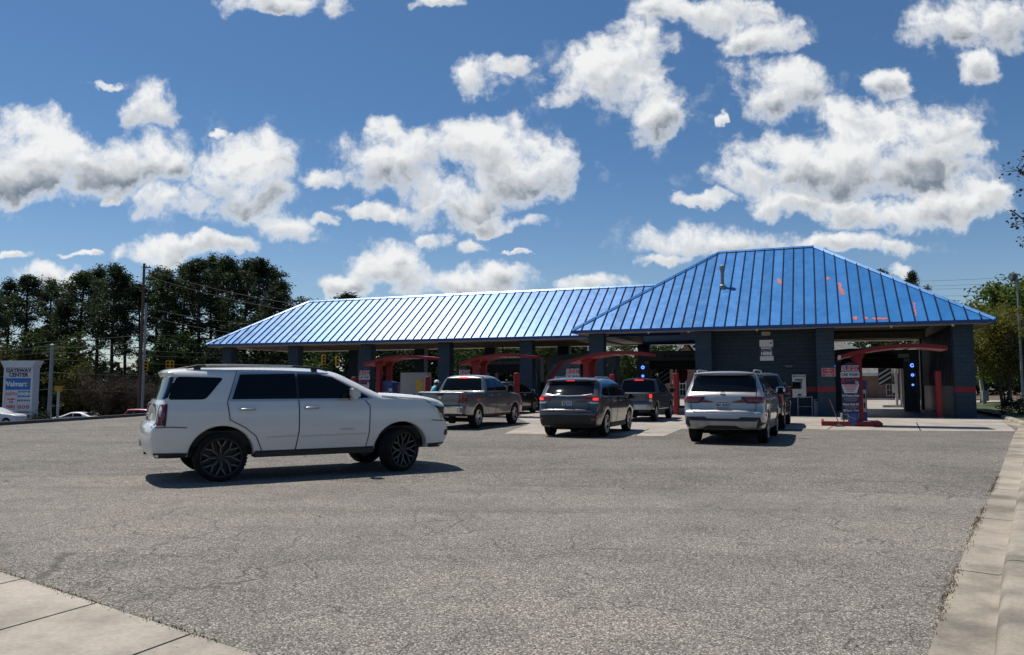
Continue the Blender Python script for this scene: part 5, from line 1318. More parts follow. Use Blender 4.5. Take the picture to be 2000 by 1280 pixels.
# --- pickups
def pickup(name, label, loc, yaw, sc, paint, L, axr, wb, h, hw, bed, rail, tail, wheel, rimf, group=None):
    hood = rail-.05
    cabr = .10+bed
    up = [(.14,.50,.05,.02),(.06,.55,.07,.03),(.03,.62,.07,.03),(.05,.78,.06,.03),(.08,.82,.06,.02),(.08,1.1,.07,.02),(.085,rail-.05,.06,.02),(.10,rail-.01,.05,.01),(.14,rail,.05,.0),(.3,rail,.05,.0),(cabr-.10,rail,.05,.0),(cabr-.02,rail,.05,.0),(cabr+.02,rail+.03,.05,.01),(cabr+.10,rail+.25,.10,.03),(cabr+.22,h-.10,.10,.04),(cabr+.34,h-.03,.12,.035),(cabr+.8,h,.14,.035),(cabr+1.35,h-.01,.15,.04),(cabr+1.65,h-.07,.15,.05),(cabr+1.85,h-.16,.14,.06),(cabr+2.42,hood+.07,.10,.07),(cabr+2.52,hood+.04,.10,.05),(L-.75,hood-.02,.12,.06),(L-.2,hood-.10,.12,.08),(L-.06,hood-.22,.10,.10),(L-.03,.85,.10,.12),(L,.72,.10,.13),(L-.02,.52,.08,.12),(L-.12,.46,.05,.08)]
    def opn(x, z): return .16 < x < cabr-.03 and abs(z-rail) < .03
    prof = [(.25,.94),(.5,.97),(.85,1.),(1.1,.995),(rail,.965),(rail+.08,.94),(h,.76),(h+.2,.74)]
    c = Car(name, label, loc, yaw, paint, up, hw, prof, (.5,.03,.7,.09), (axr, axr+wb), (wheel[0]+.06, wheel[0]+.02), .47, group, 'pickup', sc, opn)
    c.wheels(wheel[0], wheel[1], wheel[2], rimf, track=hw-.02)
    # open load bed
    k = MB(); y0 = hw*.965-.11; k.add([(.20,-y0,rail-.01),(cabr-.04,-y0,rail-.01),(cabr-.04,y0,rail-.01),(.20,y0,rail-.01),(.20,-y0,.85),(cabr-.04,-y0,.85),(cabr-.04,y0,.85),(.20,y0,.85)], [(0,4,5,1),(1,5,6,2),(2,6,7,3),(3,7,4,0),(4,7,6,5)])
    yo = hw*.965-.03
    for a, b in (((.12,-yo),(cabr,-y0)),((.12,y0),(cabr,yo)),((.12,-yo),(.205,yo))): k.b2((a[0],a[1],rail-.04),(b[0],b[1],rail+.008))
    k.build('load_bed', M['trim'], c.root)
    belt = rail+.02; rz = h-.12
    xb = cabr+.95; ft = cabr+1.78; fb = cabr+2.2
    for ax in ('R', 'L'):
        rd = c.patch('rear_door', [(cabr+.18,belt-.03),(xb-.012,belt-.03),(xb-.012,.52),(cabr+.30,.52),(cabr+.18,.75)], ax, paint, .006, rnd=1, step=.09)
        fd = c.patch('front_door', [(xb+.012,belt-.03),(fb,belt-.05),(fb+.08,belt-.2),(fb+.05,.52),(xb+.012,.52)], ax, paint, .006, rnd=1, step=.09)
        c.patch('window', [(cabr+.20,belt),(cabr+.34,rz),(xb-.03,rz+.02),(xb-.03,belt)], ax, M['glass'], .007, rd)
        c.patch('window', [(xb+.03,belt),(xb+.03,rz+.02),(ft-.12,rz),(fb-.02,belt+.05),(fb-.10,belt)], ax, M['glass'], .007, fd)
        c.handle(rd, ax, cabr+.42, belt-.16, paint); c.handle(fd, ax, xb+.22, belt-.16, paint)
    S = []
    for ax in ('R', 'L'):
        S += [(ax, [(cabr+.02,rail),(cabr+.02,.50)]), (ax, [(xb,belt),(xb,.5)]), (ax, [(fb+.02,belt-.03),(fb+.11,belt-.2),(fb+.08,.5)])]
    ty = hw*.74
    S += [('B', [(-ty,rail-.02),(-ty,.84)]), ('B', [(ty,rail-.02),(ty,.84)]), ('B', [(-ty,.835),(ty,.835)])]
    c.seams(S, .016, .012)
    c.patch('rear_window', [(-hw*.80,rail+.03),(hw*.80,rail+.03),(hw*.70,h-.10),(-hw*.70,h-.10)], 'B', M['glass'], .008, rnd=1)
    c.patch('windscreen', [(-hw*.72,hood+.12),(hw*.72,hood+.12),(hw*.6,h-.14),(-hw*.6,h-.14)], 'F', M['glass'], .008, rnd=1)
    c.patch('tailgate_handle', [(-.14,rail-.13),(.14,rail-.13),(.14,rail-.07),(-.14,rail-.07)], 'B', M['trim'], .014)
    return c, cabr, belt
def bumper(c, hw, z0, z1, mt, dx=.02):
    k = MB(); p = [(-.08+.0,-hw*.78),(-.10,0),(-.08,hw*.78),(.10,hw*.97),(.30,hw*.97),(.30,hw*.9),(.08,hw*.8),(.06,-hw*.8),(.30,-hw*.9),(.30,-hw*.97),(.10,-hw*.97)]
    k.prism(p, z0, z1); o = k.build('rear_bumper', mt, c.root, bevel=.035); return o
yw = R(68.5)
c, cabr, belt = pickup('pickup', 'grey beige pickup truck with chrome rear bumper beside the second canopy', place(935.5, 837.0, 1.22, -.98, yw), yw, 1.0, M['tan_paint'], 5.80, 1.22, 3.55, 1.90, 1.0, 1.72, 1.31, None, (.40,.27,.255), rim_alloy(5, 'alloy'))
b_ = bumper(c, 1.0, .56, .80, M['chrome'])
k = MB(); k.b2((-.115,-.24,.62),(-.095,.24,.76)); k.build('plate_recess', M['trim'], b_)
for sg_ in (-1, 1):
    c.patch('taillight', [(sg_*.985,.93),(sg_*.77,.93),(sg_*.77,1.24),(sg_*.97,1.24)], 'B', M['redlens'], .014, rnd=1)
    c.patch('taillight_side', [(.07,.93),(.20,.95),(.20,1.22),(.08,1.24)], 'R' if sg_ < 0 else 'L', M['redlens'], .008)
c.patch('brake_lamp', [(-.22,1.785),(.22,1.785),(.20,1.835),(-.20,1.835)], 'B', M['redlit'], .02, rnd=1)
k = MB(); k.prism([(-.05,1.08),(-.03,1.16),(0,1.12),(.03,1.16),(.05,1.08),(.02,1.05),(0,1.09),(-.02,1.05)], .045, .07, 'X'); k.build('emblem', M['chrome'], c.root)
c.mirror(cabr+2.0, belt+.09, (.18,.24,.30), M['trim'], .18)
for ax in ('R',): c.patch('chrome_strip', [(cabr+2.0,belt-.02),(cabr+.3,belt-.02),(cabr+.3,belt+.0),(cabr+2.0,belt+.0)], ax, M['satin'], .012)
ram = c; ramcab = cabr
# --- slate pickup in the bay
yw = R(68)
c, cabr, belt = pickup('pickup', 'dark slate pickup with one lit tail lamp driving into the bay beside the block wall', place(1283.5, 823, 1.08, -.90, yw, 1.04), yw, 1.04, M['slate_paint'], 5.2, 1.08, 3.18, 1.76, .92, 1.50, 1.18, None, (.37,.24,.225), rim_alloy(6, 'alloy'))
b_ = bumper(c, .92, .50, .70, M['satin'])
k = MB(); k.b2((-.115,-.2,.53),(-.095,.2,.66)); k.build('plate_recess', M['trim'], b_)
for sg_ in (-1, 1):
    tl = c.patch('taillight', [(sg_*.91,.80),(sg_*.785,.80),(sg_*.785,1.14),(sg_*.90,1.14)], 'B', M['redlens'], .014)
    c.patch('lit_lens', [(sg_*.895,.96),(sg_*.80,.96),(sg_*.80,1.12),(sg_*.89,1.12)], 'B', M['redlit'], .018, tl, rnd=1)
    c.patch('clear_lens', [(sg_*.895,.82),(sg_*.80,.82),(sg_*.80,.92),(sg_*.89,.92)], 'B', M['clearlens'], .018, tl)
c.patch('brake_lamp', [(-.20,1.665),(.20,1.665),(.18,1.705),(-.18,1.705)], 'B', M['redlit'], .016)
k = MB(); k.lathe([(.045,-.008),(.058,-.008),(.058,.008),(.045,.008)], 20, 'X', (.055,.05,1.02), True); k.b2((.05,-.03,1.008),(.062,.13,1.032)); k.build('emblem', M['chrome'], c.root)
k = MB(); k.tube([(-.25,-.12,.45),(.2,-.12,.47)], .04, 8); k.build('exhaust_tip', M['chrome'], c.root, 40)
c.mirror(cabr+1.95, belt+.08, (.16,.22,.20), M['trim'], .16)
# --- black pickup ahead of the silver suv
yw = R(67.5)
c, cabr, belt = pickup('pickup', 'black pickup with large towing mirrors half hidden by the silver suv', place(1535, 838.5, 1.20, -1.0, yw, 1.03), yw, 1.03, M['black_paint'], 5.8, 1.20, 3.6, 1.92, 1.0, 1.72, 1.32, None, (.41,.27,.24), rim_alloy(6, 'alloy'))
b_ = bumper(c, 1.0, .56, .78, M['chrome'])
for sg_ in (-1, 1):
    c.patch('taillight', [(sg_*.985,.90),(sg_*.80,.90),(sg_*.80,1.26),(sg_*.97,1.26)], 'B', M['redlens'], .014)
    c.patch('taillight_side', [(.07,.92),(.24,.92),(.24,1.24),(.08,1.26)], 'R' if sg_ < 0 else 'L', M['redlens'], .008)
c.mirror(cabr+2.0, belt+.15, (.18,.36,.28), M['black_paint'], .22)
# --- black suv in the bay ahead of the grey pickup
yw = R(66)
up2 = [(.16,.36,.05,.03),(.0,.56,.10,.08),(.03,.80,.07,.08),(.12,1.0,.12,.07),(.20,1.18,.10,.08),(.52,1.60,.12,.07),(.45,1.67,.06,.04),(.65,1.70,.12,.04),(1.6,1.74,.14,.035),(2.4,1.71,.15,.05),(2.85,1.60,.15,.06),(3.55,1.16,.12,.07),(4.4,1.06,.12,.07),(4.75,.9,.12,.12),(4.8,.6,.12,.14),(4.7,.32,.06,.1)]
p = at(985, 800, 42.5); p.z = 0
c = Car('suv', 'black suv inside the bay ahead of the grey pickup', p-Vector((.7,2.2,0)), yw, M['black_paint'], up2, .96, PROF, (.8,.10,.8,.13), (.98,3.78), (.42,.38), .32, None, 'suv', 1.0)
c.wheels(.38, .24, .25, rim_alloy(5, 'alloy'))
S = common_suv(c, .98, 1.16, 1.58, .45, 2.1, 0, 2.85, 3.3, M['black_paint'], M['chrome'], .36, M['satin']); c.seams(S)
c.patch('rear_window', [(-.68,1.2),(.68,1.2),(.58,1.58),(-.58,1.58)], 'B', M['glass'], .006, rnd=1)
for sg_ in (-1, 1): c.patch('taillight', [(sg_*.9,.95),(sg_*.6,.97),(sg_*.62,1.1),(sg_*.9,1.12)], 'B', M['redlens'], .012)
c.mirror(3.1, 1.2, (.15,.22,.18), M['chrome'], .15)
# --- three vehicles on the road below the lot
def fardrop(u, v, Y): p = at(u, v, Y); p.z = -2.66; return p
up3 = [(.14,.50,.05,.02),(.03,.62,.07,.03),(.06,.82,.06,.02),(.08,1.25,.06,.02),(.12,1.30,.05,.0),(1.75,1.30,.05,.0),(1.84,1.34,.05,.02),(2.0,1.75,.10,.04),(2.15,1.86,.12,.035),(2.7,1.90,.14,.035),(3.35,1.84,.15,.05),(4.15,1.32,.10,.07),(4.4,1.28,.10,.05),(5.4,1.20,.12,.08),(5.72,1.05,.10,.10),(5.78,.72,.10,.13),(5.66,.46,.05,.08)]
c = Car('pickup', 'white pickup on the lower road in front of the tall shop sign', fardrop(-62, 820, 80), R(-3), M['far_white'], up3, 1.0, [(.25,.94),(.85,1.),(1.3,.965),(1.9,.76)], (.5,.03,.7,.09), (1.22,4.75), (.47,.42), .47, None, 'pickup')
c.wheels(.40, .27, .25, rim_alloy(5, 'alloy'))
for ax in ('R','L'):
    fd = c.patch('front_door', [(2.95,1.30),(4.0,1.28),(4.08,1.1),(4.02,.52),(2.95,.52)], ax, M['far_white'], .006, rnd=1, step=.1); rd = c.patch('rear_door', [(2.05,1.30),(2.92,1.30),(2.92,.52),(2.1,.52)], ax, M['far_white'], .006, rnd=1, step=.1)
    c.patch('window', [(2.08,1.34),(2.2,1.76),(2.88,1.78),(2.88,1.34)], ax, M['glass'], .007, rd); c.patch('window', [(2.98,1.34),(2.98,1.78),(3.3,1.74),(3.92,1.36)], ax, M['glass'], .007, fd)
    c.patch('headlight', [(5.5,1.05),(5.74,1.03),(5.74,.9),(5.55,.92)], ax, M['clearlens'], .01)
c.mirror(3.75, 1.42, (.18,.22,.24), M['far_white'], .16)
up4 = [(.14,.30,.05,.03),(.0,.5,.10,.08),(.02,.75,.08,.08),(.08,.98,.10,.05),(.45,1.04,.10,.05),(1.15,1.38,.12,.05),(1.6,1.45,.14,.035),(2.2,1.44,.15,.04),(2.6,1.36,.15,.05),(3.4,.98,.12,.07),(4.2,.88,.12,.07),(4.62,.72,.12,.12),(4.68,.5,.12,.13),(4.55,.28,.05,.08)]
c = Car('sedan', 'silver white sedan with a bright windscreen on the lower road', fardrop(190, 815, 79), R(184), M['far_white'], up4, .92, [(.25,.95),(.6,1.),(.95,.97),(1.45,.74)], (.7,.09,.8,.12), (.95,3.65), (.37,.33), .28, None, 'car')
c.wheels(.33, .22, .22, rim_alloy(5, 'alloy'))
for ax in ('R','L'):
    fd = c.patch('front_door', [(2.05,.94),(3.1,.90),(3.1,.35),(2.05,.35)], ax, M['far_white'], .006, rnd=1, step=.1); rd = c.patch('rear_door', [(1.15,.95),(2.02,.94),(2.02,.35),(1.3,.35)], ax, M['far_white'], .006, rnd=1, step=.1)
    c.patch('window', [(1.05,1.02),(1.35,1.33),(2.0,1.37),(2.0,1.0)], ax, M['glass'], .007, rd); c.patch('window', [(2.06,1.0),(2.06,1.37),(2.35,1.33),(2.98,.99)], ax, M['glass'], .007, fd)
c.patch('windscreen', [(-.66,1.0),(.66,1.0),(.54,1.34),(-.54,1.34)], 'F', M['glass'], .006); c.patch('rear_window', [(-.62,1.06),(.62,1.06),(.5,1.36),(-.5,1.36)], 'B', M['glass'], .006)
c.mirror(2.85, 1.02, (.14,.18,.14), M['far_white'], .12)
c = Car('suv', 'red suv on the lower road behind the white suv', fardrop(246, 815, 82), R(-2), M['red_car'], [(p_[0], p_[1]*.97, p_[2], p_[3]) for p_ in up2], .94, PROF, (.8,.10,.8,.13), (.98,3.78), (.42,.38), .32, None, 'suv')
c.wheels(.38, .24, .25, rim_alloy(5, 'alloy'))
c.seams(common_suv(c, .98, 1.14, 1.50, .45, 2.1, 0, 2.85, 3.3, M['red_car'], M['red_car'], .36))
c.patch('windscreen', [(-.66,1.18),(.66,1.18),(.54,1.55),(-.54,1.55)], 'F', M['glass'], .006)

# --- attendant in a light blue shirt beside the driver door of the grey pickup
pp = at(843, 752, 31.0); pp.z = .012
pr = empty('person', pp, R(12), 'person in a light blue shirt and white cap standing beyond the grey pickup', 'person')
j = {'pel':(0,0,.98,.15), 'waist':(.03,0,1.12,.14), 'chest':(.09,0,1.33,.165), 'neck':(.155,0,1.49,.062), 'head':(.20,0,1.58,.095), 'top':(.21,0,1.655,.078)}
ed = [('pel','waist'),('waist','chest'),('chest','neck'),('neck','head'),('head','top')]
for s_, q in ((1,'L'),(-1,'R')):
    j.update({'hip'+q:(0,s_*.10,.90,.11),'knee'+q:(.03+.05*s_,s_*.12,.49,.068),'ank'+q:(-.02+.06*s_,s_*.12,.10,.047),'toe'+q:(.15+.06*s_,s_*.13,.05,.042),
              'sh'+q:(.09,s_*.20,1.40,.075),'el'+q:(.14,s_*.28,1.13,.052),'wr'+q:(.36,s_*.22,1.18,.036),'ha'+q:(.43,s_*.21,1.19,.036),'th'+q:(.45,s_*.17,1.22,.011)})
    ed += [('pel','hip'+q),('hip'+q,'knee'+q),('knee'+q,'ank'+q),('ank'+q,'toe'+q),('chest','sh'+q),('sh'+q,'el'+q),('el'+q,'wr'+q),('wr'+q,'ha'+q),('ha'+q,'th'+q)]
    for i in range(4):
        y_ = s_*(.19+.018*i); j['fa%d%s' % (i,q)] = (.49,y_,1.195,.010); j['fb%d%s' % (i,q)] = (.535-.008*abs(i-1.4),y_,1.17,.0085); ed += [('ha'+q,'fa%d%s' % (i,q)),('fa%d%s' % (i,q),'fb%d%s' % (i,q))]
nm = list(j)
me = bpy.data.meshes.new('body'); me.from_pydata([j[n_][:3] for n_ in nm], [(nm.index(a_), nm.index(b_)) for a_, b_ in ed], [])
tmp = bpy.data.objects.new('tmp', me); col.objects.link(tmp)
tmp.modifiers.new('s', 'SKIN'); tmp.modifiers.new('d', 'SUBSURF').levels = 2
for i, n_ in enumerate(nm): me.skin_vertices[0].data[i].radius = (j[n_][3],)*2
me.skin_vertices[0].data[0].use_root = True
me.update(); bpy.context.view_layer.update()
m2_ = bpy.data.meshes.new_from_object(tmp.evaluated_get(bpy.context.evaluated_depsgraph_get())); bpy.data.objects.remove(tmp)
m2_.materials.clear()
for q in ('skin', 'cyan', 'ink', 'trim'): m2_.materials.append(M[q])
for f_ in m2_.polygons:
    f_.use_smooth = True; q = f_.center
    f_.material_index = 0 if (q.z > 1.50 or (q.x > .20 and 1. < q.z < 1.3)) else (1 if q.z > .98 else (2 if q.z > .10 else 3))
o = bpy.data.objects.new('body', m2_); col.objects.link(o); o.parent = pr
k = MB(); k.lathe([(.0,.075),(.05,.068),(.092,.03),(.103,-.02),(.104,-.035)], 18, c=(.205,0,1.665)); k.build('cap', M['inkwhite'], pr, 60)
k = MB(); k.prism(chaikin([(.27,-.085),(.36,-.06),(.39,0),(.36,.06),(.27,.085)],1), 1.625, 1.64); k.build('cap_peak', M['inkwhite'], pr, bevel=.004)
k = MB(); k.lathe([(.100,-.03),(.102,-.07),(.085,-.12)], 16, c=(.17,0,1.66)); k.build('hair', M['hair'], pr, 60)
k = MB(); k.lathe([(.0,.02),(.013,.012),(.016,-.012),(.0,-.02)], 8, 'X', (.305,0,1.575)); k.build('nose', M['skin'], pr, 60)
# ------------------------------------------------------------------ trees
def leaf_quad(k, p, s, rnd, asp=.5):
    a = Vector((rnd.gauss(0,1), rnd.gauss(0,1), rnd.gauss(0,.7))).normalized()
    b = a.cross(Vector((rnd.gauss(0,1), rnd.gauss(0,1), rnd.gauss(0,1)))).normalized()*s*asp
    a = a*s; n_ = len(k.v)
    k.v += [tuple(p-a), tuple(p+b*.9-a*.1), tuple(p+a), tuple(p-b*.9+a*.1)]; k.f.append((n_, n_+1, n_+2, n_+3))
def make_pine(seed, h, crown0=.42, spread=1., dens=1.):
    rnd = random.Random(seed); tk = MB(); cw = MB()
    pts = []; x = y = 0
    for i in range(9):
        pts.append(Vector((x, y, h*.97*i/8))); x += rnd.gauss(0,.10); y += rnd.gauss(0,.10)
    r0 = .011*h+.05
    tk.tube(pts, [r0*(1-.085*i)*(1 if i else 1.2)*(.35 if i == 8 else 1) for i in range(9)], 8)
    nb = int(46*dens)
    for i in range(nb):
        f = crown0+(1-crown0)*(i/nb)**.8*.98; f += rnd.gauss(0,.015); f = min(.985, f)
        zi = f*8; i0 = min(7, int(zi)); b = pts[i0].lerp(pts[i0+1], zi-i0)
        t = (f-crown0)/(1-crown0)
        ln = spread*h*.145*(math.sin(math.pi*min(1, .22+t*.86))**.7)*rnd.uniform(.55, 1.3)
        if t < .25: ln *= rnd.choice((.5, 1.2, 1.)); 
        az = rnd.uniform(0, 6.283); up = rnd.uniform(.05, .55)+.5*t
        d_ = Vector((math.cos(az), math.sin(az), up)).normalized()
        mid = b+d_*ln*.55+Vector((0,0,-.08*ln)); e = b+d_*ln
        tk.tube([b, mid, e], [.05+.012*ln, .045, .02], 4, False)
        for q in range(rnd.randint(3, 6)):
            u = rnd.uniform(.45, 1.08); c_ = b.lerp(e, u)+Vector((rnd.gauss(0,.35), rnd.gauss(0,.35), rnd.gauss(.1,.25)))*(.5+ln*.15)
            rr_ = rnd.uniform(.45, .95)
            for w in range(int(30*dens)):
                v = Vector((rnd.gauss(0,1), rnd.gauss(0,1), rnd.gauss(0,.62)))*rr_*.62
                leaf_quad(cw, c_+v, rnd.uniform(.16,.32), rnd, .34)
    return tk, cw
def make_broad(seed, h, w, base=.22, n=110, per=46, leaf=.17, stems=1, droop=0):
    rnd = random.Random(seed); tk = MB(); cw = MB()
    tips = []
    for s in range(stems):
        a0 = 2*math.pi*s/max(1, stems)+rnd.uniform(0, 1); lean = .0 if stems == 1 else rnd.uniform(.12, .34)
        top = Vector((math.cos(a0)*lean*h*.6, math.sin(a0)*lean*h*.6, h*rnd.uniform(.62, .8)))
        b0 = Vector((math.cos(a0)*.13*(stems > 1), math.sin(a0)*.13*(stems > 1), 0))
        ps = [b0.lerp(top, q/6)+Vector((rnd.gauss(0,.012*h), rnd.gauss(0,.012*h), 0))*(q > 0) for q in range(7)]
        r0 = (.020*h+.03)/(stems**.55)
        tk.tube(ps, [r0*(1-.12*q)*(1.35 if q == 0 else 1) for q in range(7)], 7)
        for i in range(int(16/stems**.4)+3):
            f = rnd.uniform(base, 1.); zi = f*6; i0 = min(5, int(zi)); b = ps[i0].lerp(ps[i0+1], zi-i0)
            az = rnd.uniform(0, 6.283); ln = w*.5*rnd.uniform(.5, 1.05)*(1-.35*abs(f-.55))
            e = b+Vector((math.cos(az), math.sin(az), rnd.uniform(.25, 1.1))).normalized()*ln
            m_ = b.lerp(e, .5)+Vector((rnd.gauss(0,.07), rnd.gauss(0,.07), .05*ln))
            tk.tube([b, m_, e], [.03+.008*ln, .02+.004*ln, .012], 5, False); tips += [(b, e)]
            for q in range(3):
                e2 = m_.lerp(e, rnd.random())+Vector((rnd.gauss(0,1), rnd.gauss(0,1), rnd.gauss(.4,.7)))*ln*.25
                tk.tube([m_.lerp(e, .3), e2], [.018, .008], 4, False); tips.append((m_, e2))
    for i in range(n):
        b, e = rnd.choice(tips); c_ = b.lerp(e, rnd.uniform(.5, 1.12))+Vector((rnd.gauss(0,.05), rnd.gauss(0,.05), rnd.gauss(0,.04)))*h
        rr_ = rnd.uniform(.035, .085)*h
        for q in range(per):
            v = Vector((rnd.gauss(0,1), rnd.gauss(0,1), rnd.gauss(0,.75)))*rr_*.6
            leaf_quad(cw, c_+v, leaf*rnd.uniform(.6, 1.3), rnd, .55)
    return tk, cw
MESH = {}
def tree(name, key, maker, lm, loc, scale, rz, label, cat='tree', group=None, bark='bark'):
    r_ = empty(name, loc, rz, label, cat, group); r_.scale = scale if hasattr(scale, '__len__') else (scale,)*3
    if key not in MESH:
        tk, cw = maker(); a = tk.build('trunk', M[bark], r_, 50, recalc=False); b = cw.build('crown', M[lm], r_, recalc=False)
        MESH[key] = (a.data, b.data)
    else:
        for nm, me in zip(('trunk', 'crown'), MESH[key]):
            o = bpy.data.objects.new(nm, me); col.objects.link(o); o.parent = r_
    return r_
def base_at(u, Y):
    p = at(u, 752, Y); p.z = terr(p.x, p.y); return p
def height_to(u, v, Y, p): return at(u, v, Y).z-p.z
PV = {0: (11, .40, 1., 1.), 1: (23, .34, 1.15, 1.1), 2: (37, .5, .9, .95), 3: (41, .45, 1.2, 1.05)}
def pine(u, top, Y, var, label, group='tall pines beyond the road', wide=1.):
    p = base_at(u, Y); h = height_to(u, top, Y, p); v = PV[var]
    s = h/23.; tree('pine_tree', 'pine%d' % var, lambda: make_pine(v[0], 23., v[1], v[2], v[3]), 'pine', p, (s*wide, s*wide, s), random.uniform(0, 6), label, 'pine tree', group)
PINES = [(-30,545,104,1,'tall dark pine cut by the left edge of the view'),(12,536,112,0,'tall dark pine rising directly behind the shop sign'),(48,527,108,3,'round topped pine just right of the shop sign'),
 (88,540,118,2,'pine on the right shoulder of the clump above the shop sign'),(112,575,106,1,'lower pine beside the sky gap near the grey steel pole'),(128,560,124,0,'thin pine in the sky gap right of the grey steel pole'),
 (152,520,110,3,'broad pine left of the wooden utility pole'),(185,510,115,0,'tall pine with a dense rounded crown, second left of the utility pole'),(214,505,106,1,'tallest pine left of the wooden utility pole'),
 (246,530,118,2,'slim pine directly left of the wooden utility pole'),(268,545,108,3,'pine whose crown touches the top of the utility pole'),(300,512,116,0,'pine directly right of the wooden utility pole'),
 (326,520,108,2,'slim pine between the utility pole and the traffic signals'),(352,506,113,1,'broad pine above the roof of the white suv'),(382,494,108,3,'high pine left of the tallest crown in the wood'),
 (408,488,115,0,'tallest pine of the wood with a flat top'),(436,490,107,1,'broad high pine just right of the tallest crown'),(470,500,117,2,'slim pine above the left end of the blue roof'),
 (500,493,110,3,'big pine near the right end of the wood'),(528,512,115,0,'pine second from the right end of the wood'),(546,538,106,1,'last pine at the right end of the wood above the hip of the roof'),
 (598,578,125,0,'distant pine top peeping over the left ridge end'),(640,580,128,3,'low distant pine top above the left ridge'),(680,565,124,1,'rounded distant pine top above the left ridge')]
for a in PINES: pine(*a, wide=1.7 if a[0] > 590 else 1.)
pine(1727, 517, 120, 3, 'flat topped pine peeping over the right slope of the blue roof', 'pines behind the right roof', .75)
pine(1791, 521, 112, 1, 'larger dark pine crown right of the flat topped one over the blue roof', 'pines behind the right roof', .7)
# understorey and broadleaf trees
def broad(u, top, Y, key, mk, lm, label, wid=1., name='broadleaf_tree', group=None, z=None):
    p = base_at(u, Y); h = height_to(u, top, Y, p)
    return tree(name, key, mk, lm, p, (h/10.*wid, h/10.*wid, h/10.), random.uniform(0, 6), label, 'tree', group)
mkA = lambda: make_broad(5, 10, 8, .2, 120, 42, .20)
mkB = lambda: make_broad(9, 10, 7, .15, 110, 42, .18)
mkC = lambda: make_broad(14, 10, 9, .1, 130, 40, .20)
UND = [(1205,668,100,'a','leaf','green tree seen left of the dark bay column behind the dark pickup',1.),(1248,660,103,'c','leafdark','dark tree seen between the two rear columns above the dark pickup',1.1),
 (5,640,98,'y','leafyellow','yellow green tree at the left edge beside the shop sign',.8),(62,645,102,'a','leaf','pale green tree between shop sign and grey steel pole',.9),(130,620,101,'b','leaf','light green tree right of the grey steel pole',.8),
 (150,690,97,'y','leafyellow','bright yellow green sapling left of the bare brown tree',.9),(330,650,101,'a','leaf','light green tree behind the traffic signals',.8),(425,660,98,'c','leafdark','dark bushy tree behind the left end column',1.),
 (372,640,103,'b','leafdark','dark slender tree above the roof of the white suv',.8),(520,616,99,'a','leafdark','dark tree framed by the first bay',1.1),(610,656,96,'b','leaf','light green tree framed by the second bay',1.1),
 (655,638,102,'c','leafdark','dark broad tree framed between second and third columns',1.1),(755,656,99,'a','leafdark','dark tree behind the first red canopy',1.1),(835,642,104,'c','leafdark','dark broad tree framed by the third bay',1.1),(905,638,97,'b','leaf','light green tree seen above the second canopy',1.2),(960,642,98,'c','leaf','broad green tree seen through the pickup bay',1.1),
 (1060,638,97,'a','leaf','green tree seen right of the ribbed pillar',1.1),(1120,636,99,'c','leafdark','dark green tree behind the curved shield',1.1),(1290,655,104,'a','leaf','green tree seen over the wash machine beside the block wall',1.1),(1322,662,106,'y','leafyellow','yellow green tree beside the gable of the brick house',.9),
 (1690,641,106,'c','leafdark','dark tree behind the hip roof of the brick house',1.2),(1735,636,112,'a','leaf','green tree seen through the open right bay',1.2),(1765,648,108,'y','leafyellow','pale tree beside the right wall of the open bay',1.)]
MK = {'a': mkA, 'b': mkB, 'c': mkC, 'y': mkB}
for u, top, Y, k_, lm, lab, wd in UND: broad(u, top, Y, k_+lm, MK[k_], lm, lab, wd)
# bare brown trees
def make_bare(seed):
    rnd = random.Random(seed); tk = MB(); cw = MB()
    for s in range(7):
        a = rnd.uniform(0, 6.28); top = Vector((math.cos(a)*2.2, math.sin(a)*2.2, rnd.uniform(2.6, 4.2)))
        tk.tube([(0,0,0), top*.5+Vector((rnd.gauss(0,.2),rnd.gauss(0,.2),.2)), top], [.11,.07,.03], 5, False)
        for i in range(44):
            b = top*rnd.uniform(.35, 1.)
            e = b+Vector((rnd.gauss(0,.9), rnd.gauss(0,.9), rnd.gauss(.5,.7)))
            cw.tube([b, b.lerp(e,.5)+Vector((rnd.gauss(0,.1),rnd.gauss(0,.1),.05)), e], [.022,.015,.008], 3, False)
            for q in range(6):
                e2 = e+Vector((rnd.gauss(0,.35), rnd.gauss(0,.35), rnd.gauss(.2,.3))); cw.tube([b.lerp(e, rnd.random()), e2], [.010,.005], 3, False)
            for q in range(10): leaf_quad(cw, e+Vector((rnd.gauss(0,.3), rnd.gauss(0,.3), rnd.gauss(0,.3))), .05, rnd, .7)
    return tk, cw
for u, Y, s, lab in ((205,93,1.15,'bare brown spreading tree behind the pale sedan'),(246,95,1.0,'bare brown tree against the foot of the utility pole'),(288,94,.95,'bare brown tree behind the rear of the white suv')):
    tree('bare_tree', 'bare', lambda: make_bare(3), 'twig', base_at(u, Y), s, random.uniform(0, 6), lab, 'tree', 'bare brown trees by the lower road', 'twig')
def make_bush(seed, n=70):
    rnd = random.Random(seed); tk = MB(); cw = MB()
    for s in range(8):
        a = rnd.uniform(0, 6.28); e = Vector((math.cos(a)*.5, math.sin(a)*.5, .7)); tk.tube([(0,0,0), e*.6, e], [.03,.02,.01], 4, False)
    for i in range(n):
        a = rnd.uniform(0, 6.28); q = rnd.random()**.5; c_ = Vector((math.cos(a)*q*.8, math.sin(a)*q*.8, .15+(1-q*q)*.75*rnd.uniform(.5, 1)))
        for w in range(26): leaf_quad(cw, c_+Vector((rnd.gauss(0,.11), rnd.gauss(0,.11), rnd.gauss(0,.09))), rnd.uniform(.03,.06), rnd, .55)
    return tk, cw
p = base_at(82, 76); tree('bush', 'bush', lambda: make_bush(2), 'leafdark', p, (1.6,1.6,1.9), 0, 'rounded dark bush between shop sign and grey steel pole', 'bush')
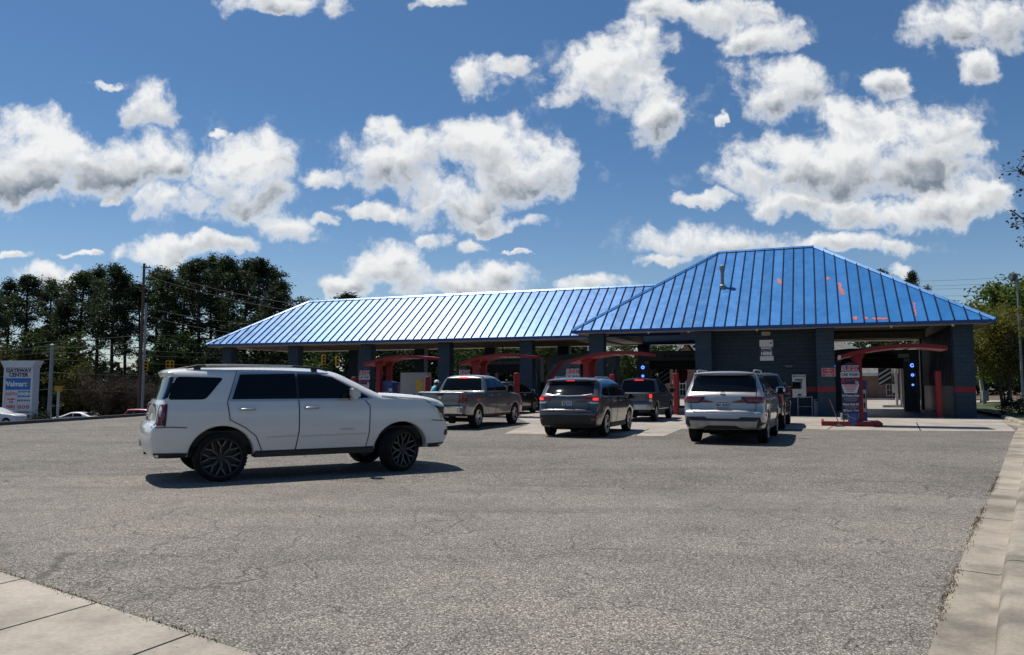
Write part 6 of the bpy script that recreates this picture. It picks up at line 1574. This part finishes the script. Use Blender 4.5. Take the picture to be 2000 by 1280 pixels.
# right hand trees
p = gnd(1962, 795); p.z = .05
tree('multi_stem_tree', 'myrtle', lambda: make_broad(21, 7.6, 6.2, .28, 230, 52, .105, 7), 'leafgold', p, (1,1,1), .4, 'multi stemmed yellow green tree on the grass right of the building', 'tree')
p = at(2000, 780, 58); p.z = 0
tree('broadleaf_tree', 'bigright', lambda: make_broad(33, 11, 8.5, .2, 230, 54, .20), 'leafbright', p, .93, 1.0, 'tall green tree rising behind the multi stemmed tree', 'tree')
p = at(1920, 780, 66); p.z = 0
tree('broadleaf_tree', 'bigright', None, 'leaf', p, .80, 2.6, 'shorter green tree between the roof corner and the tall green tree', 'tree')
p = at(1995, 790, 38); p.z = .08
tree('bush', 'bush', None, 'leafdark', p, (1.2,1.2,1.0), 1, 'low dark bush on the grass at the right edge of the view', 'bush')
p = at(1975, 790, 75); p.z = 0
tree('broadleaf_tree', 'cleafdark', mkC, 'leafdark', p, .62, 1, 'dark low tree far behind the multi stemmed tree', 'tree')
# overhanging branch tree outside the right edge
def make_edge():
    rnd = random.Random(8); tk = MB(); cw = MB()
    tk.tube([(0,0,0),(.05,0,1.2),(.0,.1,2.4),(-.1,.1,3.6),(-.1,.05,4.3)], [.16,.13,.11,.09,.04], 9)
    br = [((-.02,.1,2.5),(-.6,-.2,3.2),(-1.56,-.45,3.78)),((-.1,.1,3.4),(-.8,-.3,3.75),(-1.50,-.5,4.36)),((0,.1,2.3),(-.7,-.1,2.75),(-1.30,-.42,3.42)),((-.1,.1,3.6),(.8,.4,4.4),(1.5,.8,5.)),((-.1,.1,3.9),(.9,-.9,4.4),(1.6,-1.4,4.8)),((-.1,.1,4.1),(.6,.9,4.5),(1.1,1.5,4.9)),((0,.1,3.),(.9,-.4,3.8),(1.7,-.7,4.2))]
    for b in br:
        b = [Vector(q) for q in b]; tk.tube(b, [.035,.02,.007], 6, False)
        for i in range(26):
            u = rnd.uniform(.42, 1.); q = b[1].lerp(b[2], (u-.45)/.55); e = q+Vector((rnd.gauss(-.02,.075), rnd.gauss(0,.075), rnd.gauss(.01,.06)))
            tk.tube([q, e], [.006,.003], 4, False)
            for w in range(rnd.randint(6, 11)): leaf_quad(cw, e+Vector((rnd.gauss(0,.035), rnd.gauss(0,.035), rnd.gauss(0,.035))), rnd.uniform(.018,.03), rnd, .75)
    return tk, cw
et = at(1978, 370, 10.2)
tree('roadside_tree', 'edge', make_edge, 'darkleaf', (et.x+1.5, 10.6, .1), 1., 0, 'dark seed headed branch reaching in from the right edge against the sky', 'tree')
# far wood as one mass, with an added strip behind the camera
k = MB(); rnd = random.Random(12)
def woodmass(x0, x1, y0, y1, zt, n, zb=None):
    for i in range(n):
        x = rnd.uniform(x0, x1); y = rnd.uniform(y0, y1); g_ = terr(x, y) if zb is None else zb
        hh = zt*(.72+.28*math.sin(x*.23+1)*math.sin(x*.071)); z = g_+hh*rnd.random()**.75; c_ = Vector((x, y, z))
        for q in range(9): leaf_quad(k, c_+Vector((rnd.gauss(0,.8), rnd.gauss(0,.8), rnd.gauss(0,.7))), rnd.uniform(.35,.75), rnd, .6)
woodmass(-118, -36, 122, 138, 12., 3000); woodmass(-40, 18, 118, 132, 11.0, 2300); woodmass(16, 110, 116, 130, 7.5, 1900); woodmass(-118, -30, 99, 104, 2.0, 500); woodmass(-70, 70, -66, -52, 10., 2200, 0.)  # last strip, unseen behind the camera, added for reflections and to cut sky fill
prop(k.build('far_wood', M['leafdark'], recalc=False), 'dark mass of far woodland between the trunks, plus an added strip behind the camera', None, None, 'stuff')

# ------------------------------------------------------------------ shop sign on the left
p = at(38, 825, 84); p.z = -2.7
gs = empty('shop_sign', p, R(-6), 'tall white shop sign with a blue panel and rows of tenant names', 'sign')
H_ = at(40, 705, 84).z+2.7; w2 = (at(71, 750, 84).x-at(9, 750, 84).x)/2
for s_ in (-1, 1):
    k = MB(); k.b2((s_*w2-.26*(s_>0), -.5, 0), (s_*w2+.26*(s_<0), .5, H_-.75)); k.build('side_post', M['signwhite'], gs, bevel=.02)
k = MB(); k.b2((-w2+.26, -.40, 1.0), (w2-.26, .40, H_-.76)); k.build('core', M['signwhite'], gs)
k = MB(); k.prism([(-w2-.02,H_-.75),(w2+.02,H_-.75),(w2+.05,H_-.5),(w2+.36,H_-.08),(w2+.36,H_),(-w2-.36,H_),(-w2-.36,H_-.08),(-w2-.05,H_-.5)], -.62, .62, 'Y'); k.build('cornice', M['signwhite'], gs, bevel=.015)
def sp(v): return at(40, v, 84).z+2.7
iw = w2-.28
def panel(x0, x1, v0, v1, mt, txt, tm, size, sx=1., ext=None):
    z1, z0 = sp(v0), sp(v1); k = MB(); k.b2((x0, -.46, z0+.02), (x1, -.405, z1-.02)); o = k.build('tenant_panel', mt, gs, bevel=.008)
    n_ = len(txt)
    for i, t_ in enumerate(txt): text('lettering', t_, size, ((x0+x1)/2, -.466, z0+(z1-z0)*(n_-i-.5)/n_), tm, o, sx=sx, bold=size*.05)
    return o, z0, z1
panel(-iw, iw, 720.5, 737, M['signwhite'], ['GATEWAY', 'CENTER'], M['ink'], .54, 1.12)
o, z0, z1 = panel(-iw, iw, 739, 762, M['signblue'], [], M['inkwhite'], .6)
text('lettering', 'Walmart', .78, (-.36,-.466,(z0+z1)/2), M['inkwhite'], o, sx=.98, bold=.02)
k = MB()
for i in range(6):
    a = math.pi/6+i*math.pi/3; m_ = Matrix.Rotation(-a, 3, 'Y'); k.box(m_ @ Vector((.20,0,0))+Vector((iw-.42,-.468,(z0+z1)/2)), (.22,.012,.07), 0, m_)
k.build('emblem', M['polegrey'], o)
panel(-iw, -.03, 764, 776, M['signwhite'], ['CATO'], M['signred'], .42, 1.1)
panel(.03, iw, 764, 776, M['signblue'], ['NEXIEN'], M['inkwhite'], .46, .85)
o, z0, z1 = panel(-iw, -.03, 777, 788, M['signwhite'], ["Omelie's", 'Deli'], M['inkred'], .30, .95)
panel(.03, iw, 777, 788, M['signwhite'], ['SHOE SHOW'], M['ink'], .27, .95)
panel(-iw, -.03, 789.5, 800, M['signwhite'], ['NAILS'], M['inkred'], .46, .8)
o, z0, z1 = panel(.03, iw, 789.5, 800, M['signwhite'], [], M['inkred'], .4)
for i, t_ in enumerate('ABC'):
    xx = .03+(iw-.03)*(i+.5)/3; k = MB(); k.lathe([(.0,-.468),(.20,-.468),(.20,-.45)], 20, 'Y', (xx,0,(z0+z1)/2)); k.build('disc', M['signred'], o, 40); text('lettering', t_, .28, (xx,-.472,(z0+z1)/2), M['inkwhite'], o, bold=.01)
panel(-iw, -.03, 801.5, 809, M['signwhite'], ['FLORIST'], M['inkred'], .22, .9) if False else panel(-iw, -.03, 801.5, 809, M['signwhite'], [], M['inkred'], .22)
panel(.03, iw, 801.5, 809, M['signwhite'], ['CHINATOWN'], M['ink'], .24, .95)

# ------------------------------------------------------------------ poles, signals and wires
def pole(name, u, vb, vt, Y, r0, r1, mt, label, zb=-2.7):
    p = at(u, 760, Y); p.z = zb; h = at(u, vt, Y).z-zb
    e_ = empty(name, p, 0, label, 'pole'); k = MB(); k.tube([(0,0,0),(0,0,h*.5),(0,0,h)], [r0,(r0+r1)/2,r1], 12); k.build('shaft', mt, e_, 40); return e_, h, p
up_, uh, upp = pole('utility_pole', 273, 805, 515, 86, .19, .13, M['wood'], 'tall dark wooden utility pole left of the white suv')
k = MB()
k.b2((-.15,-.06,uh-.52),(.75,.06,uh-.40))
k.build('crossarm', M['wood'], up_)
k = MB()
for z in (uh-.40,):
    for x in (.25,.6): k.lathe([(.05,0),(.07,.06),(.04,.12),(.06,.17),(.0,.2)], 8, c=(x,0,z))
k.build('insulator', M['equip_white'], up_, 50)
pole('steel_pole', 279.5, 805, 592, 84.5, .17, .12, M['polegrey'], 'grey steel pole standing against the wooden utility pole')
sp_, sh, spp = pole('steel_pole', 98.5, 822, 674, 78, .20, .16, M['polegrey'], 'grey steel pole right of the shop sign')
k = MB(); k.lathe([(.20,0),(.16,.06),(.0,.12)], 12, c=(0,0,sh)); k.build('cap', M['polegrey'], sp_, 40)
mp2, mh, _p = pole('marker_post', 114.5, 822, 763, 77, .12, .12, M['equip_white'], 'white post with an orange signal box on top behind the sedan')
k = MB(); k.b2((-.28,-.2,mh-.1),(.28,.2,mh+.35)); k.b2((-.36,-.26,mh+.35),(.45,.26,mh+.45)); k.build('signal_box', M['yellow'], mp2, bevel=.02)
def signal(u, v, Y, label):
    p = at(u, v, Y); e_ = empty('traffic_light', p, R(20), label, 'traffic light', 'yellow traffic lights hung over the lower road')
    k = MB(); k.b2((-.21,-.14,-.56),(.21,.14,.56)); k.build('housing', M['yellow'], e_, bevel=.03)
    for i, z in enumerate((.36,0,-.36)):
        k = MB(); k.lathe([(.0,-.155),(.125,-.15),(.125,-.13)], 14, 'Y', (0,0,z)); k.build('lens', M['equip_dark'], e_, 40)
        k = MB(); k.lathe([(.15,-.14),(.15,-.36),(.14,-.36),(.14,-.14)], 14, 'Y', (0,0,z), True); k.build('visor', M['yellow'], e_, 40)
    k = MB(); k.tube([(0,0,.56),(0,0,1.1)], .03, 6); k.build('hanger', M['wire'], e_)
for a in ((285,715,80,'traffic light hung just right of the utility pole'),(328,715,82,'left one of the close pair of traffic lights above the white suv'),(336,715,83,'right one of the close pair of traffic lights above the white suv'),(632,703,84,'traffic light seen through the second bay'),(659,706,85,'traffic light framed beside the third column')): signal(*a)
def wire(pts, label, r=.022, sag=.5, group='overhead wires'):
    ps = []
    for a, b in zip(pts, pts[1:]):
        for i in range(12):
            t = i/12; q = a.lerp(b, t); q.z -= 4*sag*t*(1-t); ps.append(q)
    ps.append(pts[-1]); k = MB(); k.tube(ps, r, 5, False); o = k.build('overhead_wire', M['wire'], None, 60, recalc=False); prop(o, label, 'wire', group); return o
wl_ = 'dark overhead wire strung past the utility pole'
for vl, vm_, vr in ((668,655,640),(678,670,662),(684,676,690),(692,688,694),(705,702,712),(731,728,731),(762,760,765)):
    wire([at(-260, vl+6, 96), at(97 if vl > 680 else 273, vm_, 86), at(760, vr, 110)], wl_, .03)
for (u0, v0, u1, v1) in ((281,600,620,640),(281,616,640,668),(275,522,620,600),(275,535,640,618)):
    wire([at(u0, v0, 86), at(u1, v1, 70)], 'dark overhead wire running from the utility pole towards the building', .025)
for v0, v1 in ((556,538),(566,549),(572,556),(583,574),(596,590)):
    wire([at(1700, v0-6, 120), at(2080, v1-4, 90)], 'thin overhead wire in the sky right of the blue roof', .022, .3, 'thin wires right of the roof')
# right side lamp and leaning utility pole
p = at(1997, 760, 52); p.z = 0; lh = at(1990, 541, 52).z
lp = empty('street_lamp', p, 0, 'round floodlight on a pole at the right edge of the view', 'street lamp')
k = MB(); k.tube([(0,0,0),(0,0,lh+.2)], [.09,.06], 10); k.build('pole', M['polegrey'], lp, 40)
k = MB(); k.lathe([(.0,-.16),(.26,-.14),(.32,.0),(.28,.10),(.0,.16)], 16, 'X', (-.30,0,lh)); k.build('lamp_head', M['equip'], lp, 45)
p = at(1922, 775, 60); p.z = 0; k = MB(); lz = at(1911, 714, 60)
lp = empty('leaning_pole', p, 0, 'leaning pale utility pole with a box near its foot right of the building', 'pole')
k.tube([(0,0,0),(lz.x-p.x,0,lz.z)], [.15,.11], 10); k.build('shaft', M['equip_white'], lp, 40); k = MB(); k.b2((-.25,-.3,.3),(.2,.0,1.1)); k.build('meter_box', M['polegrey'], lp, bevel=.02)

# ------------------------------------------------------------------ brick house behind the bays
hp = at(1560, 781, 84); hp.z = 0
hs = empty('brick_house', hp, R(-9), 'long brick house with grey hip roof and white windows seen through the bays', 'house')
X0 = at(1300, 760, 84).x-hp.x; X1 = at(1790, 760, 84).x-hp.x; D_ = 11.; ez = 2.75
k = MB(); k.b2((X0,0,-.1),(X1,D_,ez)); k.build('wall', M['brick'], hs)
k = MB(); o_ = .6; rz = 6.6; a = (X0+1.2,-o_,ez); k.add([(X0-o_,-o_,ez),(X1+o_,-o_,ez),(X1+o_,D_+o_,ez),(X0-o_,D_+o_,ez),(X0+5,D_/2,rz),(X1-7.2,D_/2,rz)], [(0,1,5,4),(2,3,4,5),(1,2,5),(3,0,4)]); rr2 = k.build('roof', M['shingle'], hs)
k = MB(); k.b2((X0-o_-.03,-o_-.08,ez-.26),(X1+o_+.03,-o_+.02,ez+.05)); k.build('gutter', M['equip_white'], hs, bevel=.02)
gx0, gx1 = at(1312, 760, 81).x-hp.x, at(1400, 760, 81).x-hp.x
k = MB(); gm = (gx0+gx1)/2; k.prism([(gx0,-.1),(gx1,-.1),(gx1,3.1),(gm,6.0),(gx0,3.1)], -2.2, -.02, 'Y'); gb = k.build('gable_wall', M['brick'], hs)
k = MB(); k.add([(gx0-.5,-2.7,2.85),(gm,-2.7,6.45),(gm,5,6.45),(gx0-.5,5,2.85)], [(0,1,2,3)]); k.add([(gx1+.5,-2.7,2.85),(gm,-2.7,6.45),(gm,5,6.45),(gx1+.5,5,2.85)], [(0,1,2,3)]); gr = k.build('gable_roof', M['shingle'], hs)
k = MB()
for s_, gx in ((-1,gx0-.5),(1,gx1+.5)): k.add([(gx,-2.74,2.72),(gm,-2.74,6.32),(gm,-2.74,6.55),(gx,-2.74,2.95),(gx,-2.55,2.72),(gm,-2.55,6.32),(gm,-2.55,6.55),(gx,-2.55,2.95)], [(0,1,2,3),(0,4,5,1),(3,2,6,7),(4,7,6,5)])
k.build('bargeboard', M['equip_white'], gr)
k = MB(); k.lathe([(.55,-2.26),(.68,-2.26),(.68,-2.18),(.55,-2.18)], 28, 'Y', (gm,0,3.9), True); k.build('round_vent', M['equip_white'], gb, 40)
k = MB(); k.lathe([(.0,-2.215),(.55,-2.215)], 24, 'Y', (gm,0,3.9)); k.build('vent_louvre', M['equip_dark'], gb)
def hwin(x, y, z0, w, h):
    k = MB(); k.b2((x-w/2,y-.06,z0),(x+w/2,y-.012,z0+h)); f_ = k.build('window', M['equip_white'], hs)
    k = MB()
    for s_ in (-1, 1): k.b2((x+s_*w*.235-w*.19,y-.075,z0+.12),(x+s_*w*.235+w*.19,y-.062,z0+h*.76)); k.b2((x+s_*w*.235-w*.19,y-.075,z0+h*.82),(x+s_*w*.235+w*.19,y-.062,z0+h-.1))
    k.build('pane', M['glass'], f_)
    k = MB()
    for s_ in (-1, 1): k.b2((x+s_*w*.235-.02,y-.085,z0+.12),(x+s_*w*.235+.02,y-.077,z0+h*.76)); k.b2((x+s_*w*.235-w*.19,y-.085,z0+h*.42),(x+s_*w*.235+w*.19,y-.077,z0+h*.45))
    k.build('glazing_bar', M['equip_white'], f_)
hwin(at(1731, 760, 84).x-hp.x, 0, .35, 1.25, 1.55); hwin(at(1340, 760, 81).x-hp.x+.1, -2.2, .3, 1.5, 1.75); hwin(at(1690, 760, 84).x-hp.x-2.6, 0, .35, 1.25, 1.55)
k = MB(); pl = at(1346, 739, 81); k.lathe([(.0,-2.5),(.12,-2.5),(.12,-2.2)], 10, 'Y', (pl.x-hp.x+.2,0,2.25)); k.build('wall_lamp', M['equip_white'], gb, 40)
k = MB(); k.b2((X0-2,-4.1,-.02),(X1+4,-3.8,.16)); prop(k.build('house_kerb', M['apron'], hs), None)
k = MB(); k.b2((X0+.5,-1.4,0.01),(X1-.5,-.8,.28)) if False else None
p = at(1765, 775, 60); p.z = 0
tree('bush', 'bare', None, 'twig', p, .62, 2, 'bare twiggy shrub behind the exit barrier of the open right bay', 'bush')
